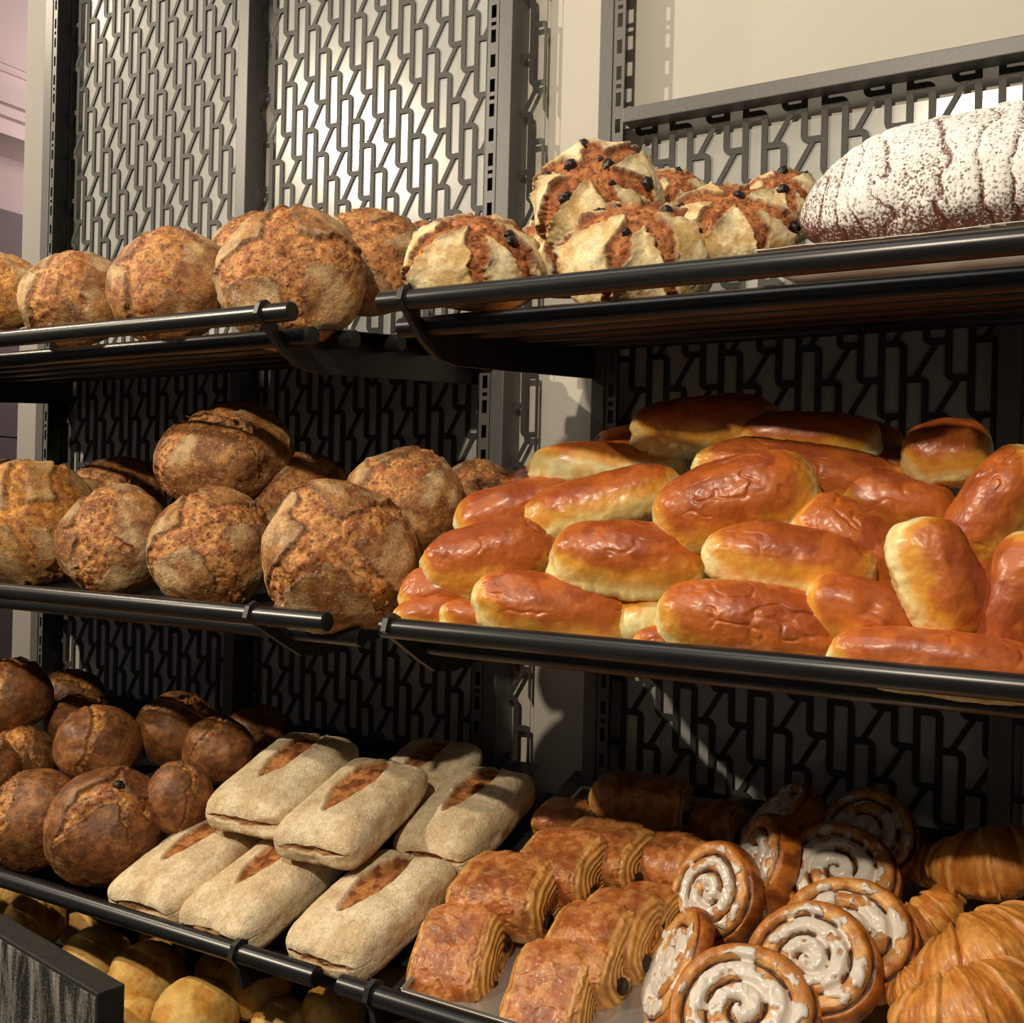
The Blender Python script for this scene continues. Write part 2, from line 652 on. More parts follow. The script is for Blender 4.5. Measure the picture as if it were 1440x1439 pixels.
right = thing('rack_frame', 'dark rack frame with a low top bar behind the buns and sugared loaf', 'rack frame', (-0.3, -0.03, Z0), 'rack frames with lattice backs')
LOOSE.append(part_box('upright', M_POST, None, -0.712, -0.690, -0.055, 0.0, Z0, Z1))
LOOSE.append(slotted('slotted_strip', None, -0.689, -0.671, Z0, Z1, -0.053, ZO + 0.698))
LOOSE.append(part_box('upright', M_POST, None, -0.152, -0.126, -0.052, 0.0, Z0, ZO + 0.44))
LOOSE.append(part_box('upright', M_POST, None, 0.42, 0.445, -0.055, 0.0, Z0, Z1))
LOOSE.append(part_box('top_bar', M_POST, None, -0.671, 0.42, -0.055, -0.022, ZO + 0.582, ZO + 0.604))
LOOSE.append(lattice('lattice_panel', None, -0.686, -0.128, Z0 + 0.02, ZO + 0.585, -0.158, ZO + 0.236, 0.028, 0.0485))
LOOSE.append(lattice('lattice_panel', None, -0.126, 0.415, Z0 + 0.02, ZO + 0.585, -0.158, ZO + 0.236, 0.028, 0.0485))
LOOSE.append(part_box('back_sheet', M_SHEET, None, -0.662, -0.130, -0.016, -0.013, Z0 + 0.03, ZO + 0.556, bevel=0))
LOOSE.append(part_box('back_sheet', M_SHEET, None, -0.115, 0.40, -0.016, -0.013, Z0 + 0.03, ZO + 0.556, bevel=0))
adopt(right)

# ------------------------------------------------------------------ shelves
RR = 0.0118
# name -> front rod (p, z), second rod (p, z), slope
LV = {'top': (0.53, 0.234, 0.491, 0.211, 0.10), 'mid': (0.535, -0.134, 0.470, -0.158, 0.12), 'low': (0.565, -0.531, 0.515, -0.556, 0.30)}
EXTRA = {'top': [0.41, 0.31, 0.20, 0.09], 'mid': [0.385, 0.29, 0.19, 0.09], 'low': [0.41, 0.31, 0.20, 0.09]}


def surf(level, p):
    a = LV[level]
    return ZO + a[3] + RR * 1.05 + a[4] * (a[2] - p)


def shelf(level, side, x0, x1, bx, label):
    p1, z1, p2, z2, s = LV[level]
    root = thing('display_shelf', label, 'shelf', ((x0 + x1) / 2, -0.3, ZO + z2 - 0.05), 'tubular bread shelves')
    LOOSE.append(MB().rod(x0, x1, -p1, ZO + z1, RR).build('rod', M_ROD, None, True))
    LOOSE.append(MB().rod(x0, x1, -p2, ZO + z2, RR).build('rod', M_ROD, None, True))
    for p in EXTRA[level]:
        LOOSE.append(MB().rod(x0, x1, -p, ZO + z2 + s * (p2 - p), RR).build('rod', M_ROD, None, True))
    zb = lambda p: z2 + s * (p2 - p) + RR
    pl = MB().prism([(-(p2 - 0.035), ZO + zb(p2 - 0.035)), (-0.024, ZO + zb(0.024)), (-0.024, ZO + zb(0.024) - 0.0012), (-(p2 - 0.035), ZO + zb(p2 - 0.035) - 0.0012)], (x1 - x0) - 0.03, 'x', x0 + 0.015)
    LOOSE.append(pl.build('base_plate', M_BLACK, None))  # solid plate added and run back near the wall to block leaking light
    for xb in bx:
        zw = z2 + s * (p2 - 0.03)
        pr = [(p1 + 0.017, z1 - 0.002), (p1 + 0.012, z1 + 0.012), (p1 + 0.001, z1 + 0.0175), (p1 - 0.012, z1 + 0.012),
              (p1 - 0.022, z1 - 0.016), (p2 - 0.02, z2 + 0.002), (0.0, zw + 0.004), (0.0, zw - 0.05), (p2 - 0.06, z2 - 0.038),
              (p2 - 0.02, z2 - 0.034), (p2 + 0.012, z2 - 0.018)]
        if level == 'low':
            pr = [(p1 + 0.017, z1 - 0.002), (p1 + 0.012, z1 + 0.012), (p1 + 0.001, z1 + 0.0175), (p1 - 0.012, z1 + 0.012),
                  (p1 - 0.022, z1 - 0.012), (0.0, zw + 0.004), (0.0, zw - 0.05), (p2 - 0.04, z2 - 0.03),
                  (p1 - 0.03, z1 - 0.042), (p1 - 0.005, z1 - 0.045), (p1 + 0.004, z1 - 0.016)]
        b = MB().prism([(-a, ZO + z) for a, z in pr], 0.007, 'x', xb - 0.0035)
        LOOSE.append(b.build('bracket', M_BLACK, None))
    adopt(root)
    return root


shelf('top', 'l', -2.04, -0.878, (-0.924, -1.98), 'upper left tubular shelf of black rods carrying brown round loaves')
shelf('mid', 'l', -2.04, -0.808, (-0.924, -1.98), 'middle left tubular shelf of black rods with stacked round loaves')
shelf('low', 'l', -2.04, -0.785, (-0.905, -1.98), 'lower left tubular shelf of black rods under floured loaves')
shelf('top', 'r', -0.747, 0.44, (-0.710, 0.41), 'upper right tubular shelf of black rods under raisin and sugared loaves')
shelf('mid', 'r', -0.728, 0.44, (-0.716, 0.41), 'middle right tubular shelf of black rods under the glazed buns')
shelf('low', 'r', -0.752, 0.44, (-0.706, 0.41), 'lower right tubular shelf of black rods under pastries')


def tray(label, x0, x1, level, pf, pb, rim=0.016):
    s = LV[level][4]
    th = 0.0018
    L = (pf - pb)
    root_p = pf
    z0 = surf(level, pf) + 0.001
    b = MB()
    b.box(x0, x1, 0, L, 0, th)
    b.box(x0, x1, 0, th, 0, rim)
    b.box(x0, x1, L - th, L, 0, rim)
    b.box(x0, x0 + th, 0, L, 0, rim)
    b.box(x1 - th, x1, 0, L, 0, rim)
    for (a0, a1, c0, c1) in ((x0, x1, -0.003, 0.003), (x0, x1, L - 0.003, L + 0.003), (x0 - 0.003, x0 + 0.003, 0, L), (x1 - 0.003, x1 + 0.003, 0, L)):
        b.box(a0, a1, c0, c1, rim - 0.003, rim, bevel=0.001)
    o = b.build('baking_tray', M_TRAY)
    o.matrix_world = Matrix.Translation((0, -pf, z0)) @ Matrix.Rotation(math.atan(s), 4, 'X')
    return tag(o, label, 'tray')


tray('shallow aluminium tray holding the glazed buns, corner bare beside round loaves', -0.722, 0.40, 'mid', 0.512, 0.05, 0.018)
tray('shallow aluminium tray under chocolate pastries, iced rolls and croissants', -0.690, 0.40, 'low', 0.530, 0.07, 0.016)


# ------------------------------------------------------------------ bread shapes (local, metres)
def loaf_base(R, H, seed, lvl, e=2.25, wob=0.06, bot=0.62):
    d, Fc = ico(lvl)
    rho = np.hypot(d[:, 0], d[:, 1])
    s = (rho ** e + np.abs(d[:, 2]) ** e) ** (-1 / e)
    P = d * s[:, None]
    P[:, 2] = np.where(P[:, 2] < 0, P[:, 2] * bot, P[:, 2])
    P = P * (1 + wob * fbm(d * 1.3, seed, 2))[:, None]
    return d, P, Fc


def boule(R, H, seed, lvl=6, arms=None, pal='country', lip=0.05):
    """round hearth loaf: skin slashed by arms = [(angle, offset, half width, length, curve)], crumb bulging through"""
    d, P, Fc = loaf_base(R, H, seed, lvl)
    a, b_, z = P[:, 0], P[:, 1], P[:, 2]
    wa = a + 0.10 * fbm(P * 2.2, seed + 5, 3)
    wb = b_ + 0.10 * fbm(P * 2.2, seed + 9, 3)
    dd = np.full(len(P), 9.0)
    for (ang, off, w0, ln, cv) in arms:
        ca, sa = math.cos(math.radians(ang)), math.sin(math.radians(ang))
        s = wa * ca + wb * sa
        t = -wa * sa + wb * ca - off - cv * s * s
        dd = np.minimum(dd, np.abs(t) - w0 * np.sqrt(np.clip(1.001 - (s / ln) ** 2, 0, 1)) + 0.25 * np.clip(np.abs(s) - ln, 0, 9))
    dd = dd + 0.7 * np.clip(-z - 0.05, 0, 9)
    rag = 0.018 * fbm(P * 14, seed + 2, 3)
    m_ = ss(0.018, -0.018, dd + rag)
    hi = fbm(P * 9, seed + 3, 4)
    mid_ = fbm(P * 4, seed + 4, 3)
    disp = lip * ss(-0.3, 0.1, z) * np.exp(-np.clip(dd, 0, 9) / 0.08) * (1 - m_) * (0.7 + 0.6 * mid_)
    disp += m_ * (-0.035 + 0.05 * hi * 0.6 + 0.05 * np.clip(-dd / 0.25, 0, 1)) + (1 - m_) * 0.008 * hi
    P = P * (1 + disp)[:, None]
    if pal == 'country':
        sk1, sk2, fl, burn = PC(140, 82, 38), PC(182, 120, 60), PC(224, 184, 124), PC(66, 34, 20)
        c1, c2, c3 = PC(212, 142, 72), PC(172, 98, 46), PC(92, 46, 22)
    elif pal == 'gold':
        sk1, sk2, fl, burn = PC(176, 110, 50), PC(205, 145, 75), PC(220, 180, 120), PC(96, 52, 26)
        c1, c2, c3 = PC(222, 148, 62), PC(196, 112, 44), PC(130, 70, 30)
    elif pal == 'cream':
        sk1, sk2, fl, burn = PC(205, 160, 95), PC(232, 200, 140), PC(238, 214, 165), PC(110, 58, 32)
        c1, c2, c3 = PC(186, 114, 60), PC(144, 78, 40), PC(84, 40, 24)
    else:
        sk1, sk2, fl, burn = PC(112, 64, 30), PC(148, 90, 42), PC(176, 128, 74), PC(50, 26, 14)
        c1, c2, c3 = PC(196, 130, 58), PC(150, 82, 34), PC(72, 36, 18)
    sk = mix(sk1, sk2, ss(-0.6, 0.6, mid_ + 0.5 * hi))
    flm = ss(0.1, 0.9, fbm(P * 2.5, seed + 8, 4) + (0.25 if pal != 'dark' else -0.25)) * 0.55
    sk = mix(sk, fl, flm)
    if pal == 'cream':
        sk = mix(sk, PC(178, 98, 48), ss(0.0, -0.45, z + 0.12 * mid_))
    sk = mix(sk, burn, 0.9 * np.exp(-np.clip(dd, 0, 9) / 0.03) * ss(-0.3, 0.4, mid_ + 0.25))
    cc = mix(c1, c2, ss(-0.5, 0.7, hi + 0.4 * mid_))
    cc = mix(cc, c3, ss(0.3, 0.7, fbm(P * 24, seed + 12, 3)) * 0.85)
    cc = mix(cc, burn, 0.45 * ss(-0.05, 0.0, dd))
    C = sk * (1 - m_)[:, None] + cc * m_[:, None]
    V = P * np.array([R, R, H])
    return V, Fc, C, m_


def brioche(L, W, H, seed, lvl=6, bend=0.0, wr=1.0, pale=0.0):
    d, Fc = ico(lvl)
    e1, e2 = 2.9, 2.15
    q = (np.abs(d[:, 1]) ** e2 + np.abs(d[:, 2]) ** e2) ** (1 / e2)
    s = (np.abs(d[:, 0]) ** e1 + q ** e1) ** (-1 / e1)
    P = d * s[:, None]
    P[:, 2] = np.where(P[:, 2] < 0, P[:, 2] * 0.62, P[:, 2])
    P *= (1 + 0.05 * fbm(d * 1.5, seed, 2))[:, None]
    z, x = P[:, 2], P[:, 0]
    Q = P * np.array([L, W, H]) / 0.034
    n1 = fbm(Q * 1.6, seed + 2, 3)
    # wrinkles in the glazed top
    rid = 1 - np.abs(fbm(Q * np.array([1.1, 1.6, 1.6]), seed + 21, 2)) * 5
    rid = np.clip(rid, 0, 1) * ss(0.35, 0.75, z) * ss(0.1, 0.6, fbm(Q * 0.8, seed + 31, 2) + 0.35) * wr
    disp = -0.036 * rid + 0.012 * fbm(Q * 3, seed + 6, 3)
    low = ss(0.15, -0.3, z)
    disp += 0.03 * low * fbm(Q * np.array([3.5, 1.0, 1.0]), seed + 7, 2)
    P *= (1 + disp)[:, None]
    tone = z - 0.55 * np.abs(x) ** 5 + 0.18 * n1 - pale - 0.07
    pal1, pal2, gold, top, deep = PC(238, 200, 116), PC(248, 224, 150), PC(226, 150, 50), PC(192, 96, 34), PC(152, 64, 27)
    C = mix(mix(pal1, pal2, ss(-0.3, 0.3, n1)), gold, ss(-0.24, 0.12, tone))
    C = mix(C, top, ss(0.12, 0.48, tone))
    C = mix(C, deep, ss(0.62, 1.0, tone + 0.15 * n1) * 0.75)
    V = P * np.array([L, W, H])
    V[:, 1] += bend * (V[:, 0] ** 2 - L * L * 0.3) / L
    return V, Fc, C


def batard(L, W, H, seed, lvl=6, score=(-0.45, 1.0, 0.19), front=True):
    d, Fc = ico(lvl)
    s = ((np.abs(d[:, 0]) ** 7 + np.abs(d[:, 1]) ** 6.0) ** (3.2 / 6.5) + np.abs(d[:, 2]) ** 3.2) ** (-1 / 3.2)
    P = d * s[:, None]
    P[:, 2] = np.where(P[:, 2] < 0, P[:, 2] * 0.7, P[:, 2])
    P *= (1 + 0.035 * fbm(d * 1.6, seed, 2))[:, None]
    x, y, z = P.T
    wy = y + 0.035 * fbm(P * 3, seed + 1, 2)
    s0, s1, w0 = score
    t = (x - s0) / (s1 - s0)
    prof = np.clip(t, 0, 1) ** 0.8 * np.clip(1.0 - t, 0, 1) ** 0.6 * 2.6
    cen = 0.06 - 0.10 * (t - 0.5)
    dd = np.abs(wy - cen) - w0 * prof + np.where((t < 0) | (t > 1), 0.3, 0) + np.clip(0.1 - z, 0, 1) * 2
    hi = fbm(P * np.array([L, W, H]) / 0.012, seed + 3, 4)
    m_ = ss(0.02, -0.02, dd + 0.012 * hi)
    disp = -0.10 * m_ + 0.05 * m_ * hi + 0.035 * np.exp(-np.clip(dd, 0, 9) / 0.07) * (1 - m_)
    disp += 0.006 * hi * (1 - m_)
    # torn seam low on the front end
    f = ss(0.03, -0.03, np.abs(z - 0.20 + 0.06 * fbm(P * 4, seed + 7, 2)) - 0.13 * (1 - np.clip(np.abs(y) / 0.8, 0, 1) ** 2)) * ss(-0.72, -0.86, x) if front else 0 * x
    disp += -0.035 * f + 0.03 * f * hi
    P2 = P * (1 + disp)[:, None]
    fl1, fl2, br = PC(218, 182, 130), PC(236, 204, 154), PC(178, 122, 74)
    C = mix(fl1, fl2, ss(-0.5, 0.5, fbm(P * 2.5, seed + 5, 4) + 0.3 * hi))
    C = mix(C, br, ss(0.25, 0.9, fbm(P * 3.1, seed + 15, 4)) * 0.3)
    C = mix(C, PC(150, 92, 48), ss(-0.12, -0.5, z + 0.06 * hi) * 0.75)
    cr_ = mix(PC(190, 120, 62), PC(128, 70, 34), ss(-0.3, 0.6, hi))
    C = C * (1 - m_)[:, None] + cr_ * m_[:, None]
    C = mix(C, PC(168, 108, 56), f * 0.85)
    return P2 * np.array([L, W, H]), Fc, C


def choc_pastry(LX, LY, H, seed, lvl=6):
    """laminated pillow rolled round two chocolate sticks; cut ends face local x"""
    d, Fc = ico(lvl)
    q = (np.abs(d[:, 1]) ** 3.6 + np.abs(d[:, 2]) ** 3.0) ** (1 / 3.3)
    s = (np.abs(d[:, 0]) ** 4.6 + q ** 4.6) ** (-1 / 4.6)
    P = d * s[:, None]
    P[:, 2] = np.where(P[:, 2] < 0, P[:, 2] * 0.75, P[:, 2])
    P *= (1 + 0.04 * fbm(d * 1.7, seed, 2))[:, None]
    x, y, z = P.T
    Q = P * np.array([LX, LY, H])
    rho = (np.abs(y) ** 3.0 + np.abs(z / np.where(z < 0, 0.75, 1)) ** 3.0) ** (1 / 3.0)
    end = ss(0.80, 0.94, np.abs(x))
    st = np.sin(rho * 44 + 1.6 * fbm(P * 1.8, seed + 3, 2))
    hi = fbm(Q / 0.011, seed + 4, 4)
    rid = np.clip(1 - np.abs(fbm(Q / 0.015, seed + 8, 3)) * 3.2, 0, 1)
    disp = (1 - end) * (0.016 * hi + 0.022 * rid) * ss(-0.4, 0.2, z)
    P = P * (1 + disp)[:, None]
    P[:, 0] += np.sign(x) * end * (0.012 * st - 0.03 * (1 - rho) + 0.02)
    # layers also show as fine lines along the flanks near the ends
    flank = ss(0.55, 0.8, np.abs(x)) * (1 - end)
    P[:, 1:] *= (1 + 0.010 * flank * np.sin(np.abs(x) * 60))[:, None]
    c_top, c_hi, c_lo = PC(168, 88, 36), PC(200, 124, 62), PC(124, 58, 24)
    C = mix(c_top, c_hi, ss(-0.4, 0.6, hi + 0.4 * rid))
    C = mix(C, c_lo, ss(0.2, 0.9, fbm(Q / 0.03, seed + 6, 3)) * 0.6)
    layer = mix(PC(176, 106, 40), PC(232, 174, 88), ss(-0.6, 0.6, st + 0.3 * hi))
    C = C * (1 - end)[:, None] + layer * end[:, None]
    C = mix(C, layer, flank * 0.5)
    C = mix(C, PC(232, 186, 100), ss(-0.05, -0.4, z) * 0.5)
    return P * np.array([LX, LY, H]), Fc, C


def cinnamon(R, T, seed, turns=3.2):
    nr, nt = 46, 150
    th = np.linspace(0, 2 * np.pi, nt, endpoint=False)
    out_r = R * (1 + 0.035 * np.array([math.sin(2 * t + seed) + 0.5 * math.sin(3 * t + 2 * seed) for t in th]))
    rows = []
    # profile: face (centre -> rim), side, back
    prof = [(k / nr * 0.93, 'f') for k in range(1, nr + 1)] + [(0.975, 'e1'), (1.0, 'e2'), (1.01, 'e3'), (0.99, 'e4'), (0.95, 'e5'), (0.5, 'b')]
    zmap = {'e1': 0.36, 'e2': 0.14, 'e3': -0.12, 'e4': -0.36, 'e5': -0.48, 'b': -0.5}
    V, C, S = [], [], []
    g0 = np.array([PC(200, 120, 44)])
    for (q, k) in prof:
        r = out_r * q
        x, y = r * np.cos(th), r * np.sin(th)
        if k == 'f':
            ph = q * turns - th / (2 * np.pi)
            fr = ph - np.floor(ph)
            gro = np.exp(-((np.minimum(fr, 1 - fr)) / 0.13) ** 2)
            z = T * (0.44 + 0.10 * (1 - q ** 2)) - 0.16 * T * gro + 0.07 * T * np.sin(fr * np.pi)
        else:
            gro = np.zeros(nt)
            z = np.full(nt, T * zmap[k])
        P = np.stack([x, y, z], 1)
        n = fbm(P / 0.012, seed, 3)
        z = z + 0.035 * T * n
        P[:, 2] = z
        gold = mix(PC(228, 164, 92), PC(196, 120, 54), ss(-0.5, 0.6, n))
        if k != 'f':
            gold = mix(PC(196, 112, 36), PC(140, 62, 20), ss(-0.4, 0.6, n))
        else:
            gold = mix(gold, PC(196, 112, 36), np.full(nt, ss(0.8, 0.93, np.array([q]))[0]))
        c = mix(gold, PC(58, 22, 12), ss(0.45, 0.85, gro))
        V.append(P)
        C.append(c)
    V = np.concatenate(V + [np.array([[0, 0, T * 0.5], [0, 0, -T * 0.5]])])
    C = np.concatenate(C + [np.array([PC(220, 160, 90), PC(190, 110, 50)])])
    rows = len(prof)
    Fc = []
    for i in range(rows - 1):
        for j in range(nt):
            Fc.append((i * nt + j, (i + 1) * nt + j, (i + 1) * nt + (j + 1) % nt, i * nt + (j + 1) % nt))
    a, b_ = rows * nt, rows * nt + 1
    T3 = []
    for j in range(nt):
        T3.append((a, j, (j + 1) % nt, (j + 1) % nt))
        T3.append((b_, (rows - 1) * nt + (j + 1) % nt, (rows - 1) * nt + j, (rows - 1) * nt + j))
    Fq = np.array(Fc)
    # triangles closing the two poles
    Ft = np.array([(p[0], p[1], p[2]) for p in T3])
    Fall = np.concatenate([np.stack([Fq[:, 0], Fq[:, 1], Fq[:, 2]], 1), np.stack([Fq[:, 0], Fq[:, 2], Fq[:, 3]], 1), Ft])
    # icing sheet: where the glaze lies on the face
    keep_rows = int(nr * 0.94)
    IV = V[:keep_rows * nt].copy()
    q = np.repeat(np.array([p[0] for p in prof[:keep_rows]]), nt)
    fr = (q * turns - np.tile(th, keep_rows) / (2 * np.pi)) % 1
    gro = np.exp(-((np.minimum(fr, 1 - fr)) / 0.12) ** 2)
    msk = 0.30 - 0.5 * gro * (0.5 + 0.9 * (fbm(IV / 0.02, seed + 5, 2) + 0.3)) + 0.75 * fbm(IV / np.array([0.016, 0.016, 0.02]), seed + 9, 3) - 2.2 * np.clip(q - 0.62, 0, 1) + 0.25 * np.clip(0.35 - q, 0, 1)
    IV[:, 2] += 0.0022 * ss(-0.05, 0.25, msk) - 0.0006 + 0.0006
    F1 = Fq[(Fq.max(1) < keep_rows * nt)]
    ok = msk[F1].mean(1) > 0.0
    return V, Fall, C, IV, F1[ok]


def croissant(R0, span, r0, seed, turns=2.7, straight=0.5):
    nu, nv = 150, 48
    u = np.linspace(-1, 1, nu)
    v = np.linspace(0, 2 * np.pi, nv, endpoint=False)
    U, Vv = np.meshgrid(u, v, indexing='ij')
    ang = U * span
    cx, cy = R0 * np.sin(ang), -R0 * np.cos(ang) + R0 * 0.75
    pf = np.clip(1 - np.abs(U) ** 1.9, 0, 1) ** 0.62 * 0.93 + 0.07 * np.clip(1 - np.abs(U) ** 8, 0, 1)
    k = np.abs(U) * turns + 0.22 * np.cos(Vv) * np.sign(U) + 0.15
    fr = k - np.floor(k)
    step = fr ** 1.4
    r = r0 * pf * (0.93 + 0.16 * (1 - step) * 1.0)
    P0 = np.stack([U * 3, np.cos(Vv), np.sin(Vv)], -1).reshape(-1, 3)
    n = fbm(P0 * np.array([6, 1.6, 1.6]), seed, 3).reshape(U.shape)
    r = r * (1 + 0.03 * n)
    nx, ny = np.sin(ang), -np.cos(ang)
    X = cx + r * np.cos(Vv) * nx
    Y = cy + r * np.cos(Vv) * ny
    Zc = r * np.sin(Vv) * 0.92
    Zc = np.where(Zc < 0, Zc * 0.7, Zc)
    V = np.stack([X, Y, Zc], -1).reshape(-1, 3)
    C = mix(PC(196, 112, 38), PC(222, 146, 62), ss(-0.5, 0.6, n.ravel()))
    C = mix(C, PC(150, 74, 22), (ss(0.80, 1.0, fr) * 0.55).ravel())
    C = mix(C, PC(230, 164, 82), (ss(0.16, 0.0, fr) * 0.5).ravel())
    Fc = []
    for i in range(nu - 1):
        for j in range(nv):
            a, b_, c, d_ = i * nv + j, i * nv + (j + 1) % nv, (i + 1) * nv + (j + 1) % nv, (i + 1) * nv + j
            Fc += [(a, b_, c), (a, c, d_)]
    n0 = len(V)
    V = np.concatenate([V, V[:nv].mean(0)[None], V[-nv:].mean(0)[None]])
    C = np.concatenate([C, C[:1], C[-1:]])
    for j in range(nv):
        Fc.append((n0, (j + 1) % nv, j))
        Fc.append((n0 + 1, (nu - 1) * nv + j, (nu - 1) * nv + (j + 1) % nv))
    V = V - (V.max(0) + V.min(0)) / 2
    return V, np.array(Fc), C


def roll(R, H, seed, lvl=6, cut=False):
    d, P, Fc = loaf_base(R, H, seed, lvl, wob=0.04, bot=0.75)
    n = fbm(P * 2.4, seed, 3)
    hi = fbm(P * 8, seed + 1, 3)
    P = P * (1 + 0.012 * hi)[:, None]
    spot_ = ss(0.28, 0.06, np.hypot(P[:, 0] - 0.15, P[:, 1] + 0.1) + 0.12 * n) * (P[:, 2] > 0)
    P = P * (1 - 0.05 * spot_)[:, None]
    C = mix(PC(226, 174, 88), PC(206, 138, 54), ss(-0.5, 0.7, n))
    C = mix(C, PC(238, 206, 140), ss(0.1, -0.5, P[:, 2]) * 0.7)
    C = mix(C, PC(186, 104, 44), spot_ * (0.8 if cut else 0.35))
    return P * np.array([R, R, H]), Fc, C


# ------------------------------------------------------------------ placing
def unit(v):
    v = np.asarray(v, float)
    return v / np.linalg.norm(v)


def basis(u, v):
    t = unit(-ray(u, v))
    r = unit(ER - t * (ER @ t))
    up_ = np.cross(t, r)
    return r, up_, t


def frame_n(n, xref):
    z = unit(n)
    x = unit(xref - z * (xref @ z))
    return np.stack([x, np.cross(z, x), z], 1)


def frame_x(x, n):
    x = unit(x)
    z = unit(n - x * (n @ x))
    return np.stack([x, np.cross(z, x), z], 1)


def m4(R3, loc):
    M = Matrix.Identity(4)
    for i in range(3):
        for j in range(3):
            M[i][j] = R3[i, j]
        M[i][3] = loc[i]
    return M


def img(u, v, c):
    r, up_, t = basis(u, v)
    return r * c[0] + up_ * c[1] + t * c[2]


def rest(u, v, level, ax, R3, lift=0.0, lo=0.03, hi=0.46):
    """depth at which an ellipsoid seen at (u, v) stands on the shelf; ax(p) gives its half axes"""
    def gap(p):
        a = ax(p)
        hh = math.sqrt(sum((R3[2, i] * a[i]) ** 2 for i in range(3)))
        return at(u, v, p)[2] - hh - surf(level, p) - lift
    best = min(np.linspace(lo, hi, 60), key=lambda p: abs(gap(p)))
    return float(best)


def raisins(root, V, Fc, m_, k, seed, r=0.007):
    rs = np.random.RandomState(seed)
    Vi, Fi = ico(3)
    P = Vi * (1 + 0.22 * fbm(Vi * 2.2, seed, 2))[:, None] * r
    me = fast_mesh('raisin', P, Fi, M_RAISIN)
    cand = np.where((m_ > 0.3) & (V[:, 2] > 0))[0]
    if len(cand) == 0:
        return
    for i in rs.choice(cand, k, replace=False):
        p = V[i] * 0.985
        s = 0.7 + 0.8 * rs.rand()
        o = bpy.data.objects.new('raisin', me)
        COL.objects.link(o)
        o.parent = root
        o.location = p
        o.scale = (s, s * 0.9, s * 0.8)
        o.rotation_euler = tuple(rs.rand(3) * 6)


X4 = [(0, 0.0, 0.26, 1.05, 0.1), (88, 0.0, 0.24, 1.0, -0.1)]
SQ = [(8, 0.34, 0.13, 0.95, -0.2), (4, -0.36, 0.13, 0.95, 0.2), (95, 0.1, 0.24, 0.9, 0.0)]
ONE = [(15, 0.05, 0.36, 1.1, 0.25), (80, 0.2, 0.12, 0.7, 0.2)]
TRI = [(5, 0.05, 0.17, 1.2, 0.05), (66, -0.04, 0.15, 1.15, -0.05), (122, 0.06, 0.16, 1.15, 0.05)]
SEAM = [(20, 0.1, 0.16, 0.95, 0.5)]
SEAM2 = [(60, -0.1, 0.24, 0.8, 0.7), (150, 0.3, 0.07, 0.7, 0.2)]


def spin(arms, a):
    return [(x[0] + a,) + x[1:] for x in arms]


def add_boule(name, label, cat, group, u, v, hw, n, level=None, p=None, ratio=0.62, arms=X4, rot=0, pal='country', seed=1, lvl=6, mat=None, nr=0, lip=0.05, lift=0.0):
    nn = img(u, v, n)
    R3 = frame_n(nn, img(u, v, (1, 0.0, 0)))
    ax = lambda q: (hw * scale(u, v, q), hw * scale(u, v, q), hw * scale(u, v, q) * ratio)
    if p is None:
        p = rest(u, v, level, ax, R3, lift)
    R, _, H = ax(p)
    H = H * 1.22                              # the flat base takes the rest
    V, Fc, C, m_ = boule(R, H, seed, lvl, spin(arms, rot), pal, lip)
    V[:, 2] -= H * 0.19
    o = link(name, fast_mesh(name, V, Fc, mat or M_BOULE, C), None, m4(R3, at(u, v, p)))
    tag(o, label, cat, group)
    if nr:
        raisins(o, V, Fc, m_, nr, seed, 0.0062)
    LOG.append((label[:40], round(p, 3)))
    return o


LOG = []
G1, G2 = 'round country loaves on the upper left shelf', 'round country loaves on the middle left shelf'
A = add_boule
# upper left shelf
A('round_loaf', 'golden round loaf at the far end of the upper shelf, cut by the picture edge', 'bread', G1, 8, 410, 56, (-0.2, 0.55, 0.8), 'top', arms=ONE, rot=70, pal='gold', seed=11)
A('round_loaf', 'round brown loaf second on the upper shelf, broad crust patch on its right', 'bread', G1, 104, 416, 74, (-0.25, 0.62, 0.75), 'top', arms=ONE, rot=50, seed=12)
A('round_loaf', 'large round loaf third on the upper shelf with a long arched ear on top', 'bread', G1, 239, 398, 88, (-0.2, 0.62, 0.75), 'top', arms=ONE, rot=60, seed=13)
A('round_loaf', 'round loaf half hidden behind the biggest cross-slashed loaf of the upper shelf', 'bread', G1, 360, 352, 68, (-0.2, 0.8, 0.5), None, 0.20, arms=ONE, rot=20, seed=14)
A('round_loaf', 'biggest round loaf of the upper shelf, cross-slashed face bulging over the rod end', 'bread', G1, 410, 388, 105, (-0.12, 0.5, 0.82), 'top', 0.44, ratio=0.56, arms=X4, rot=5, seed=15, lvl=7)
A('round_loaf', 'round loaf leaning behind the biggest cross-slashed loaf, in front of the lattice glow', 'bread', G1, 520, 364, 82, (-0.1, 0.6, 0.8), None, 0.29, arms=X4, rot=30, seed=16)
A('round_loaf', 'small round loaf rearmost on the upper shelf, left of the raisin loaves', 'bread', G1, 606, 356, 56, (0.1, 0.8, 0.6), None, 0.15, arms=ONE, rot=10, seed=17)
